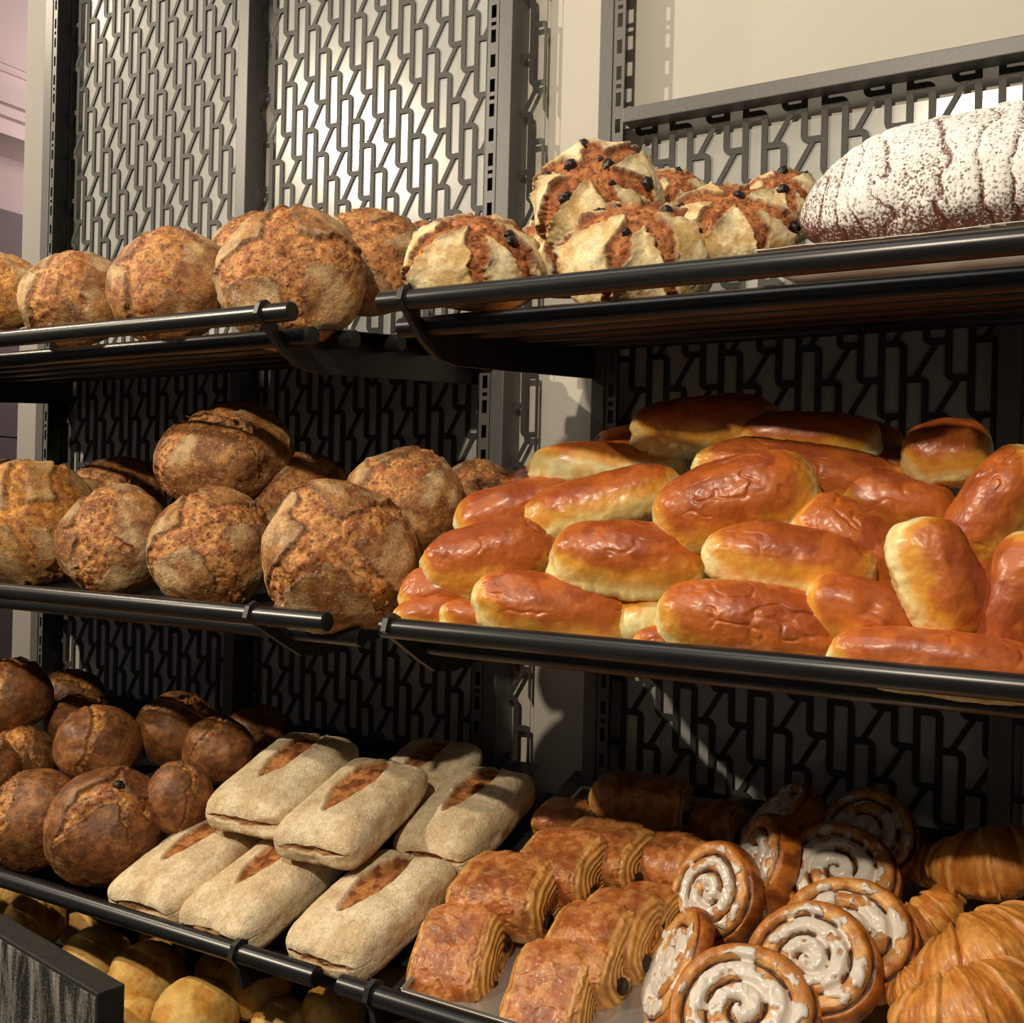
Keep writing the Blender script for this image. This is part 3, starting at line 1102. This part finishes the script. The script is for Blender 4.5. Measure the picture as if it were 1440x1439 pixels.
# middle left shelf
A('round_loaf', 'golden round loaf with a broad dark slash at the left end of the middle shelf', 'bread', G2, 50, 732, 92, (0.15, 0.35, 0.9), 'mid', arms=SQ, rot=85, pal='gold', seed=21)
A('round_loaf', 'dark round loaf behind the left end loaf of the middle shelf', 'bread', G2, 8, 692, 62, (0, 0.8, 0.6), None, 0.20, arms=ONE, rot=20, seed=22)
A('round_loaf', 'half shaded round loaf behind the front row, in front of the left lattice', 'bread', G2, 163, 692, 66, (0.0, 0.8, 0.6), None, 0.2, arms=ONE, rot=140, seed=23)
A('round_loaf', 'round loaf with a glossy split down its left side, second in the middle front row', 'bread', G2, 160, 757, 81, (-0.35, 0.42, 0.8), 'mid', arms=ONE, rot=70, seed=24, lvl=7)
A('round_loaf', 'floured round loaf lying on top of the middle shelf pile', 'bread', G2, 313, 637, 97, (-0.25, 0.92, 0.3), None, 0.31, ratio=0.66, arms=X4, rot=30, seed=25, lvl=7)
A('round_loaf', 'round loaf with a pale flour patch below, right under the topmost loaf', 'bread', G2, 298, 769, 90, (-0.2, 0.5, 0.85), 'mid', arms=X4, rot=20, seed=26, lvl=7)
A('round_loaf', 'shaded round loaf behind the topmost loaf, left of the leaning one', 'bread', G2, 425, 695, 72, (0.1, 0.7, 0.7), None, 0.24, arms=X4, rot=40, seed=27)
A('round_loaf', 'round loaf of the middle shelf showing its whole cross-slashed face to the front', 'bread', G2, 475, 783, 111, (-0.05, 0.28, 0.95), 'mid', ratio=0.66, arms=X4, rot=35, seed=28, lvl=7)
A('round_loaf', 'round loaf leaning behind the cross-slashed one, next to the glazed buns', 'bread', G2, 568, 705, 86, (-0.1, 0.55, 0.8), None, 0.33, arms=ONE, rot=30, seed=29)
A('round_loaf', 'rearmost round loaf beside the rack post, left of the glazed buns', 'bread', G2, 675, 692, 57, (0.2, 0.75, 0.6), None, 0.18, arms=X4, rot=10, seed=30)
# raisin loaves
G3 = 'raisin loaves on the upper right shelf'
kw = dict(pal='cream', mat=M_CREAM, lip=0.11)
A('raisin_loaf', 'floured raisin loaf with peaked crust at the left end of the upper right shelf', 'bread', G3, 668, 368, 97, (0.05, 0.93, 0.35), 'top', None, 0.60, TRI, 25, seed=41, lvl=7, nr=7, **kw)
A('raisin_loaf', 'floured raisin loaf under the topmost raisin loaf, left side showing', 'bread', G3, 800, 350, 72, (-0.2, 0.7, 0.6), None, 0.30, 0.75, TRI, 10, seed=42, nr=6, **kw)
A('raisin_loaf', 'topmost raisin loaf, its star slash open, in front of the wall strip', 'bread', G3, 841, 282, 94, (-0.05, 0.7, 0.7), None, 0.33, 0.66, TRI, 40, seed=43, lvl=7, nr=9, **kw)
A('raisin_loaf', 'front raisin loaf with a big raisin on top, resting against the thick rod', 'bread', G3, 895, 365, 110, (0.0, 0.9, 0.4), None, 0.415, 0.62, TRI, 0, seed=44, lvl=7, nr=8, **kw)
A('raisin_loaf', 'raisin loaf peeping out behind the topmost one, in front of the letter lattice', 'bread', G3, 945, 285, 55, (0.1, 0.8, 0.5), None, 0.18, 0.8, TRI, 15, seed=45, nr=4, **kw)
A('raisin_loaf', 'raisin loaf beside the paper of the sugared loaf', 'bread', G3, 1030, 322, 86, (0.1, 0.85, 0.5), None, 0.36, 0.6, TRI, 50, seed=46, lvl=7, nr=8, **kw)
A('raisin_loaf', 'rear raisin loaf tucked behind the left end of the sugared loaf', 'bread', G3, 1098, 292, 58, (0, 0.85, 0.5), None, 0.20, 0.75, TRI, 35, seed=47, nr=4, **kw)
# dark loaves
G4 = 'dark raisin loaves on the lower left shelf'
kd = dict(pal='dark', mat=M_DARK, lip=0.05)
A('dark_loaf', 'dark loaf with a floured flap on top of the lower left pile', 'bread', G4, 14, 976, 58, (-0.3, 0.7, 0.6), None, 0.38, 0.8, ONE, 30, seed=51, **kd)
A('dark_loaf', 'smooth dark loaf on top between the front pair and the rear heap', 'bread', G4, 140, 1045, 58, (0.1, 0.8, 0.5), None, 0.40, 0.8, SEAM, 80, seed=52, **kd)
A('dark_loaf', 'dark loaf with grey crust flap under the left top loaf', 'bread', G4, 30, 1068, 50, (-0.1, 0.6, 0.7), None, 0.40, 0.85, ONE, 70, seed=53, **kd)
A('dark_loaf', 'dark loaf at the rod, left neighbour of the swirled front loaf', 'bread', G4, 48, 1148, 70, (-0.5, 0.5, 0.6), None, 0.485, 0.82, SEAM, 60, seed=54, lvl=7, **kd)
A('dark_loaf', 'front dark loaf with a swirled open seam and one black raisin', 'bread', G4, 151, 1157, 84, (-0.2, 0.45, 0.85), None, 0.485, 0.78, SEAM2, 130, seed=55, lvl=7, nr=1, **kd)
A('dark_loaf', 'dark loaf in the rear heap, its top in deep shade', 'bread', G4, 252, 1025, 58, (0.2, 0.7, 0.5), None, 0.28, 0.85, SEAM, 10, seed=56, **kd)
A('dark_loaf', 'reddish dark loaf behind the topmost floured loaves', 'bread', G4, 308, 1055, 50, (0.1, 0.8, 0.5), None, 0.32, 0.85, SEAM, 50, seed=57, **kd)
A('dark_loaf', 'yellow-brown dark loaf between the swirled loaf and floured loaves', 'bread', G4, 255, 1120, 50, (0.3, 0.6, 0.6), None, 0.42, 0.9, SEAM, 100, seed=58, **kd)
A('dark_loaf', 'blackish floured loaf at the back below the left lattice', 'bread', G4, 102, 978, 44, (0, 0.9, 0.4), None, 0.2, 0.8, X4, 30, seed=59, **kd)
A('dark_loaf', 'blackish loaf with sunlit flour patches behind the smooth top loaf', 'bread', G4, 112, 1012, 46, (-0.1, 0.9, 0.4), None, 0.28, 0.7, X4, 10, seed=60, **kd)
A('dark_loaf', 'shaded dark loaf at the back, left of the floured loaves', 'bread', G4, 362, 1030, 45, (0.1, 0.9, 0.4), None, 0.18, 0.8, SEAM, 10, seed=61, **kd)
A('dark_loaf', 'dark loaf cut by the picture edge above the lower left rod', 'bread', G4, -18, 1085, 50, (0.1, 0.6, 0.7), None, 0.46, 0.85, SEAM, 40, seed=62, **kd)

# ---- glazed buns
G5 = 'glazed buns heaped on the middle right tray'


def add_bun(label, u, v, hl, hw, ang, p, n=(0, 0.75, 0.65), tilt=0.0, seed=1, lvl=6, wr=1.0, thick=1.0, pale=0.0, bend=0.0):
    s = scale(u, v, p)
    a = math.radians(ang)
    R3 = frame_x(img(u, v, (math.cos(a), math.sin(a), tilt)), img(u, v, n))
    L, W, H = hl * s * 1.02, hw * s * thick * 1.14, hw * s * 1.32
    V, Fc, C = brioche(L, W, H, seed, lvl, bend, wr, pale)
    V[:, 2] -= H * 0.17
    o = link('glazed_bun', fast_mesh('glazed_bun', V, Fc, M_BRIOCHE, C), None, m4(R3, at(u, v, p)))
    return tag(o, label, 'bun', G5)


B = add_bun
B('dimpled glazed bun nearest the tray corner, in the front row', 776, 858, 110, 45, -9, 0.46, seed=101, lvl=7)
B('dark-topped bun lying on the second row above the front gap', 885, 788, 111, 50, -5, 0.42, (-0.1, 0.82, 0.5), seed=102, lvl=7, wr=0.6)
B('broad creased bun at the left edge of the heap, beside the round loaf', 691, 786, 96, 48, 12, 0.41, (0, 0.8, 0.6), seed=103, lvl=7)
B('bun peeping out under the broad creased bun at the tray corner', 650, 822, 90, 40, 16, 0.42, (0, 0.8, 0.6), seed=104)
B('pale-bellied bun slanting upward in the third row', 847, 708, 112, 40, 16, 0.34, (0.1, 0.97, 0.05), seed=105, lvl=7, wr=0.4)
B('bun behind the slanting pale-bellied one, its left end shining', 725, 718, 88, 38, 16, 0.33, (0, 0.85, 0.5), seed=106)
B('pale bun turned on its side under the dark top bun', 852, 655, 108, 31, 0, 0.27, (0, 0.9, -0.05), seed=107, wr=0.3, pale=0.25)
B('small glimpse of an orange bun at the upper left of the heap', 760, 680, 52, 26, 15, 0.22, seed=108)
B('dark-topped bun crowning the heap at the back', 992, 600, 100, 40, 4, 0.235, (0, 0.95, 0.3), seed=109, lvl=7, wr=0.4)
B('bun almost hidden at the back left of the crowning bun', 885, 622, 50, 22, 10, 0.12, seed=110)
B('fat bun slanting upward in the middle of the heap', 1033, 707, 114, 56, 15, 0.38, (0, 0.75, 0.65), seed=111, lvl=7, wr=0.8)
B('long bun lying behind the fat slanting one', 1125, 670, 142, 44, -8, 0.30, (0, 0.8, 0.6), seed=112, lvl=7)
B('sugar-dusted bun in the back row right of the crowning bun', 1136, 614, 98, 32, -2, 0.22, (0, 0.9, 0.4), seed=113, wr=0.4)
B('dark red bun glimpsed between the sugar-dusted bun and the end-on bun', 1238, 662, 60, 34, 0, 0.17, (0, 0.9, 0.4), seed=131, wr=0.3)
B('bun end peeping out right of the sugar-dusted bun', 1225, 622, 40, 28, -20, 0.13, seed=114)
B('dark-topped bun in the second row right of the middle gap', 1112, 790, 116, 46, -8, 0.42, (-0.1, 0.9, 0.35), seed=115, lvl=7, wr=0.6)
B('big heavily creased bun in the front row against the rod', 1060, 880, 136, 54, -10, 0.47, (0, 0.65, 0.75), seed=116, lvl=7)
B('shiny bun slanting down to the right behind the upright pale bun', 1212, 775, 105, 52, -30, 0.37, (0, 0.75, 0.65), seed=117, lvl=7)
B('shaded bun below the end-on bun', 1262, 708, 78, 40, -12, 0.29, (0, 0.8, 0.6), seed=118)
B('bun seen end-on at the upper right, dark cap shaded', 1331, 638, 60, 46, 4, 0.27, (0, 0.9, 0.3), seed=119, lvl=7, wr=0.2)
B('bun standing on end with its pale underside to the left', 1320, 815, 88, 55, -70, 0.45, (0.75, 0.35, 0.45), seed=120, lvl=7, wr=0.2, thick=0.9)
B('shiny bun rising steeply at the right picture edge', 1400, 717, 95, 48, 58, 0.34, (-0.3, 0.7, 0.6), seed=121, lvl=7)
B('bun at the right picture edge below the steep shiny one', 1428, 845, 95, 48, 72, 0.44, (-0.3, 0.5, 0.8), seed=122, lvl=7, wr=0.3)
B('front bun along the rod at the right picture edge', 1325, 932, 152, 42, -7, 0.49, (0, 0.75, 0.65), seed=123, lvl=7)
B('bun behind the heavily creased front bun, right side', 1212, 865, 78, 46, -25, 0.45, (0, 0.75, 0.65), seed=124)
B('deep orange bun under the upright pale bun', 1300, 870, 52, 34, -5, 0.41, seed=125)
B('pale bun wedged between the two front row buns', 905, 868, 42, 28, 10, 0.42, (0, 0.9, 0), seed=126, pale=0.4)
B('pale bun end resting on the bare tray corner', 604, 864, 50, 22, 6, 0.47, seed=127, pale=0.2)
B('small pale bun end left of the creased front bun', 925, 903, 34, 22, 10, 0.49, seed=128, pale=0.2)
B('small orange bun end left of the dimpled front bun', 662, 868, 42, 22, -5, 0.47, seed=129)
B('bun in the gap right of the upright pale bun', 1385, 818, 40, 30, -10, 0.36, seed=130)

# ---- floured loaves
G6 = 'floured slashed loaves on the lower left shelf'


SL = math.atan(LV['low'][4])


def add_batard(label, x, p, h, yaw=0.0, seed=1, score=(-0.42, 0.93, 0.31), lvl=7, L=0.103, W=0.066, H=0.037, pitch=0.0, rollx=0.0):
    """loaf lying up the slope of the lower shelf; h = height of its middle above the rods"""
    R3 = Matrix.Rotation(math.radians(yaw), 3, 'Z') @ Matrix.Rotation(-(SL + pitch), 3, 'Y')
    R3 = Matrix.Rotation(math.pi / 2, 3, 'Z') @ R3 @ Matrix.Rotation(math.radians(rollx), 3, 'X')
    V, Fc, C = batard(L, W, H, seed, lvl, score)
    o = link('floured_loaf', fast_mesh('floured_loaf', V, Fc, M_FLOUR, C), None, m4(np.array(R3), (x, -p, surf('low', p) + h)))
    return tag(o, label, 'bread', G6)


T = add_batard
T('floured slashed loaf lowest on the left, beside the dark loaves', -1.098, 0.458, 0.030, 3, 201)
T('floured slashed loaf in the front row, middle of the lower three', -0.960, 0.462, 0.030, 1, 202)
T('floured slashed loaf in front beside the chocolate pastries, nearest to the rod end', -0.792, 0.455, 0.030, -1, 203, (-0.5, 0.86, 0.34))
T('floured slashed loaf of the upper layer, farthest left', -1.036, 0.345, 0.096, 8, 204, L=0.112, W=0.07)
T('floured slashed loaf of the upper layer, centre, widest slash', -0.890, 0.372, 0.094, 5, 205, (-0.55, 0.92, 0.36))
T('floured slashed loaf at the right rear with a round shadow on its end', -0.786, 0.255, 0.040, 3, 206, L=0.108)
T('floured loaf mostly hidden behind the centre loaf of the upper layer', -0.905, 0.20, 0.040, 6, 207, lvl=6)

# ---- chocolate pastries
G7 = 'chocolate pastries on the lower tray'


def add_choc(label, u, v, lx, ly, lz, x, n, p, seed, lvl=6, sticks=True):
    s = scale(u, v, p)
    R3 = frame_x(img(u, v, x), img(u, v, n))
    LX, LY, H = lx * s, ly * s, lz * s
    V, Fc, C = choc_pastry(LX, LY, H, seed, lvl)
    o = link('chocolate_pastry', fast_mesh('chocolate_pastry', V, Fc, M_FLAKY, C), None, m4(R3, at(u, v, p)))
    tag(o, label, 'pastry', G7)
    if sticks:
        for sy in (-0.48, 0.42):
            q = MB().rod(-LX * 1.0, LX * 1.075, 0, 0, 0.0095, 14, 0.002)
            k = q.build('chocolate_stick', M_CHOC, o, True)
            k.location = (0, LY * sy, -H * 0.05)
    return o


K = add_choc
XE = (0.84, -0.12, 0.5)
K('front left chocolate pastry standing at the bare tray corner', 648, 1352, 62, 72, 50, (0.86, -0.06, 0.42), (-0.3, 0.42, 0.85), 0.46, 301, 7)
K('front chocolate pastry with a torn pale top edge, cut by the picture bottom', 781, 1410, 66, 80, 48, (0.86, -0.1, 0.45), (-0.3, 0.38, 0.85), 0.47, 302, 7)
K('chocolate pastry lying above the front left one, two sticks in its end', 716, 1262, 76, 62, 48, XE, (-0.3, 0.75, 0.55), 0.385, 303, 7)
K('second chocolate pastry up the left row, two sticks in its end', 794, 1227, 62, 60, 44, XE, (-0.3, 0.78, 0.5), 0.33, 304, 7)
K('third chocolate pastry up the left row, sticks showing beside shade', 852, 1206, 66, 56, 42, (0.84, -0.2, 0.5), (-0.25, 0.82, 0.45), 0.28, 305, 7)
K('dark shaded chocolate pastry topmost at the back of the tray', 900, 1132, 70, 40, 40, (0.93, -0.12, 0.3), (0.0, 0.92, 0.35), 0.17, 306)
K('chocolate pastry standing right behind the torn-topped one', 832, 1345, 64, 74, 46, (0.84, -0.14, 0.5), (-0.3, 0.6, 0.7), 0.42, 307, 7)
K('chocolate pastry in the right row between the standing pair and iced rolls', 870, 1318, 58, 66, 44, (0.84, -0.14, 0.5), (-0.3, 0.65, 0.65), 0.385, 308)
K('chocolate pastry half hidden behind the upright iced roll', 912, 1296, 48, 52, 40, (0.84, -0.14, 0.5), (-0.2, 0.75, 0.6), 0.34, 309)
K('chocolate pastry in half shade above the right row', 945, 1222, 56, 52, 44, (0.84, -0.2, 0.5), (-0.1, 0.85, 0.45), 0.26, 310)
K('dark chocolate pastry at the left tray edge behind the third one', 800, 1162, 46, 36, 34, XE, (-0.2, 0.85, 0.4), 0.2, 311)
K('chocolate pastry in deep shade at the back, right of the topmost one', 1000, 1165, 52, 36, 36, XE, (0, 0.9, 0.4), 0.14, 312)

# ---- iced cinnamon rolls
G8 = 'iced spiral rolls on the lower tray'


def add_cin(label, u, v, R, T_, n, p, seed, spin_=0.0):
    s = scale(u, v, p)
    R3 = frame_n(img(u, v, n), img(u, v, (math.cos(spin_), math.sin(spin_), 0.01)))
    V, Fc, C, IV, IF = cinnamon(R * s, T_ * s, seed)
    o = link('iced_roll', fast_mesh('iced_roll', V, Fc, M_FLAKY, C), None, m4(R3, at(u, v, p)))
    tag(o, label, 'pastry', G8)
    me = fast_mesh('icing', IV, IF, M_ICING)
    k = link('icing', me, o)
    k['label'] = 'white sugar icing'
    sd = k.modifiers.new('thickness', 'SOLIDIFY')
    sd.thickness = 0.0008
    sd.offset = -1
    return o


Q = add_cin
Q('upright iced roll facing left, highest in the light', 1008, 1260, 72, 40, (-0.55, 0.25, 0.8), 0.33, 401)
Q('thin-looking iced roll seen almost edge-on, leaning beside the front pastries', 950, 1366, 88, 30, (-0.80, 0.42, 0.32), 0.43, 402)
Q('large front iced roll facing up, cut by the picture bottom', 1045, 1430, 104, 52, (-0.08, 0.42, 0.9), 0.48, 403)
Q('iced roll leaning right behind the large front one', 1142, 1358, 92, 46, (-0.22, 0.4, 0.88), 0.42, 404)
Q('iced roll stacked behind the second, torn flap at its right', 1195, 1320, 92, 46, (-0.05, 0.52, 0.85), 0.37, 405)
Q('half shaded iced roll in the row behind, rim catching light', 1180, 1236, 84, 44, (-0.1, 0.55, 0.8), 0.27, 406)
Q('rearmost iced roll in deep shade below the lattice', 1222, 1182, 72, 44, (-0.15, 0.5, 0.85), 0.17, 407)
Q('narrow iced roll on edge between upright roll and half shaded one', 1074, 1222, 74, 40, (-0.85, 0.35, 0.4), 0.27, 408)
Q('iced roll on edge in deep shade at the back', 1100, 1158, 62, 40, (-0.6, 0.7, 0.3), 0.17, 409)

# ---- croissants
G9 = 'croissants on the lower tray'


def add_croissant(label, u, v, R0, span, r0, x, n, p, seed):
    s = scale(u, v, p)
    R3 = frame_x(img(u, v, x), img(u, v, n))
    V, Fc, C = croissant(R0 * s, math.radians(span), r0 * s, seed)
    o = link('croissant', fast_mesh('croissant', V, Fc, M_FLAKY, C), None, m4(R3, at(u, v, p)))
    return tag(o, label, 'croissant', G9)


add_croissant('uppermost croissant, half in shade, tip pointing left', 1400, 1212, 95, 62, 58, (1, 0.12, 0.1), (0, 0.9, 0.45), 0.28, 501)
add_croissant('big ridged croissant in full light at the right picture edge', 1392, 1345, 110, 62, 70, (0.85, 0.42, -0.3), (-0.25, 0.75, 0.6), 0.39, 502)
add_croissant('front croissant at the lower right picture corner', 1370, 1420, 115, 62, 66, (0.9, 0.3, -0.2), (-0.15, 0.7, 0.65), 0.47, 503)
add_croissant('croissant peeping out left of the big ridged one, half shaded', 1305, 1292, 62, 60, 36, (0.7, 0.5, 0), (0, 0.8, 0.6), 0.31, 504)
add_croissant('croissant tip below the iced rolls, left of the big ridged one', 1290, 1385, 50, 60, 30, (0.7, 0.5, 0), (0, 0.8, 0.6), 0.41, 505)
add_croissant('croissant in deep shade at the back of the tray', 1330, 1215, 60, 60, 38, (1, 0.1, 0), (0, 0.9, 0.4), 0.17, 506)


# ---- sugared loaf on baking paper
def sugar_loaf(L, W, H, seed):
    nu, nv = 320, 120
    u = np.linspace(-1, 1, nu)
    v = np.linspace(0, 2 * np.pi, nv, endpoint=False)
    U, Vv = np.meshgrid(u, v, indexing='ij')
    pf = np.clip(1 - np.abs(U) ** 3.4, 0, 1) ** 0.5
    P0 = np.stack([U * L / W, np.cos(Vv), np.sin(Vv)], -1).reshape(-1, 3)
    n = fbm(P0 * 1.5, seed, 3).reshape(U.shape)
    ph = (U * 7.0 + 0.7 * np.cos(Vv) + 0.5 * n + 0.35 * np.sin(U * 9))
    fr = ph - np.floor(ph)
    gro = np.exp(-(np.minimum(fr, 1 - fr) / 0.055) ** 2)
    ph2 = U * 17 + 0.5 * np.cos(Vv) + 0.35 * n + 0.3
    fr2 = ph2 - np.floor(ph2)
    gro2 = np.exp(-(np.minimum(fr2, 1 - fr2) / 0.09) ** 2) * 0.45
    r = pf * (1 + 0.05 * n + 0.018 * np.sin(fr * np.pi) - 0.032 * gro - 0.016 * gro2)
    X = U * L
    Y = r * W * np.cos(Vv)
    Zz = r * H * np.sin(Vv)
    Zz = np.where(Zz < 0, Zz * 0.55, Zz)
    V = np.stack([X, Y, Zz], -1).reshape(-1, 3)
    dens = 0.52 + 0.07 * np.sin(Vv) - 0.17 * gro - 0.09 * gro2 + 0.06 * n - 0.10 * ss(0.0, -0.7, np.sin(Vv))
    dens = dens - 0.10 * ss(-0.80, -1.0, U)
    C = np.repeat(dens.reshape(-1, 1), 3, 1)
    Fc = []
    idx = np.arange(nu * nv).reshape(nu, nv)
    a, b_, c, d_ = idx[:-1], np.roll(idx, -1, 1)[:-1], np.roll(idx, -1, 1)[1:], idx[1:]
    Fc = np.stack([a.ravel(), b_.ravel(), c.ravel(), d_.ravel()], 1)
    return V, Fc, C


sx0 = at(1118, 300, 0.36)
V, Fc, C = sugar_loaf(0.24, 0.088, 0.088, 61)
zt = surf('top', 0.36) + 0.050
o = link('sugared_loaf', fast_mesh('sugared_loaf', V, Fc, M_SUGAR, C), None, m4(frame_x(np.array([1, -0.10, 0.0]), np.array([0, -0.15, 1.0])), (sx0[0] + 0.245, -0.37, zt + 0.03)))
tag(o, 'long loaf under thick powdered sugar lying in white baking paper', 'bread')


def paper(name, label, x0, x1, p0, p1, lift0, lift1, seed, wl=0.03):
    nx, ny = 60, 40
    xs, ps = np.linspace(0, 1, nx), np.linspace(0, 1, ny)
    Xg, Pg = np.meshgrid(xs, ps, indexing='ij')
    P0 = np.stack([Xg * 6, Pg * 5, 0 * Xg], -1).reshape(-1, 3)
    n = fbm(P0, seed, 3).reshape(Xg.shape)
    p = p0 + (p1 - p0) * Pg
    z = np.array([surf('top', q) for q in p.ravel()]).reshape(p.shape) + 0.002
    z = z + lift0 * ss(0.16, 0.0, Pg) + lift1 * ss(0.72, 1.0, Pg) * (0.3 + 0.7 * ss(0.06, 0.13, Xg)) * (1 - 0.8 * ss(0.3, 0.6, Xg)) + wl * ss(0.06, 0.0, Xg) * ss(0.0, 0.3, Pg) * ss(1.0, 0.7, Pg) + 0.004 * np.abs(n)
    x = x0 + (x1 - x0) * Xg + 0.006 * n
    V = np.stack([x, -p, z], -1).reshape(-1, 3)
    idx = np.arange(nx * ny).reshape(nx, ny)
    Fq = np.stack([idx[:-1, :-1].ravel(), idx[1:, :-1].ravel(), idx[1:, 1:].ravel(), idx[:-1, 1:].ravel()], 1)
    o = link(name, fast_mesh(name, V, Fq, M_PAPER))
    sd = o.modifiers.new('thickness', 'SOLIDIFY')
    sd.thickness = 0.0006
    return tag(o, label, 'paper')


paper('baking_paper', 'white baking paper folded up round the long sugared loaf', sx0[0] - 0.004, 0.40, 0.488, 0.262, 0.034, at(1270, 182, 0.27)[2] - surf('top', 0.27), 71, 0.035)

# ---- bin of pale rolls under the lower left shelf
root = thing('bread_bin', 'black sloping bin of pale rolls under the lower left shelf', 'bin', (-1.2, -0.4, ZO - 0.85))
s_ = 0.25
Lb = 0.50
Mb = Matrix.Translation((0, -0.548, ZO - 0.765)) @ Matrix.Rotation(math.atan(s_), 4, 'X')
for nm, a in (('base', (-2.0, -0.60, 0, Lb, -0.012, 0)), ('side_panel', (-2.0, -1.985, 0, Lb, 0, 0.12)), ('side_panel', (-0.615, -0.60, 0, Lb, 0, 0.12)),
              ('back_panel', (-2.0, -0.60, Lb - 0.012, Lb, 0, 0.14)), ('front_panel', (-2.0, -0.60, -0.012, 0, -0.012, 0.015))):
    q = MB().box(*a, bevel=0.001).build(nm, M_BIN)
    q.data.transform(Mb)
    LOOSE.append(q)
adopt(root)
G10 = 'pale rolls in the bin'


def add_roll(label, u, v, hw, n, p, seed, cut=False, ratio=0.78):
    R = hw * scale(u, v, p)
    R3 = frame_n(img(u, v, n), img(u, v, (1, 0, 0)))
    V, Fc, C = roll(R, R * ratio * 1.15, seed, 6, cut)
    V[:, 2] -= R * ratio * 0.1
    o = link('bread_roll', fast_mesh('bread_roll', V, Fc, M_ROLL, C), None, m4(R3, at(u, v, p)))
    return tag(o, label, 'roll', G10)


add_roll('pale roll with a dark baked spot, right of the chalky panel corner', 208, 1378, 55, (0.1, 0.5, 0.8), 0.47, 601, True)
add_roll('round pale roll lowest in front, cut by the picture bottom', 275, 1432, 60, (0, 0.6, 0.8), 0.52, 602)
add_roll('pale roll under the rod, right of the spotted one', 360, 1382, 52, (0.2, 0.5, 0.7), 0.44, 603)
add_roll('pale roll with one sunlit side in the gap under the shelf hook', 312, 1368, 36, (0.4, 0.5, 0.7), 0.38, 604)
add_roll('pale roll half shaded behind the chalky panel top edge', 135, 1352, 50, (0, 0.6, 0.7), 0.45, 605)
add_roll('lit pale roll left under the rod, above the chalky panel', 48, 1296, 42, (-0.1, 0.5, 0.8), 0.45, 606)
add_roll('shaded pale roll at the left picture edge under the rod', -5, 1262, 40, (0, 0.6, 0.7), 0.40, 607)
add_roll('shaded pale roll deep in the bin between lit ones', 122, 1300, 38, (0.1, 0.6, 0.7), 0.37, 608)
add_roll('dim pale roll beside the lower left rod end', 470, 1425, 46, (0.1, 0.6, 0.7), 0.42, 609)
add_roll('dim pale roll at the picture bottom, third from the spotted one', 395, 1446, 44, (0, 0.6, 0.7), 0.46, 610)
add_roll('dim pale roll at the back of the bin below the floured loaves', 560, 1400, 42, (0.1, 0.6, 0.7), 0.32, 611)
add_roll('pale roll buried under the spotted one at the panel corner', 190, 1445, 44, (0, 0.6, 0.7), 0.52, 612)
add_roll('shaded pale roll in the dark behind the sunlit-sided one', 232, 1325, 36, (0.1, 0.6, 0.7), 0.36, 613)

# chalky panel in front of the bin, turned a little from the wall
pr = at(176, 1384, 0.66)
a = math.radians(-9.7)
Mp = Matrix.Translation((pr[0], pr[1], pr[2])) @ Matrix.Rotation(a, 4, 'Z')
o = MB().box(-0.62, 0, -0.034, 0.0, -0.42, 0, bevel=0.0015).build('chalk_panel', M_BIN)
fc = MB().box(-0.615, -0.003, -0.0352, -0.034, -0.41, -0.005).build('smeared_face', M_CHALK, o)
o.matrix_world = Mp
tag(o, 'chalk-smeared black wooden panel standing before the roll bin', 'panel')
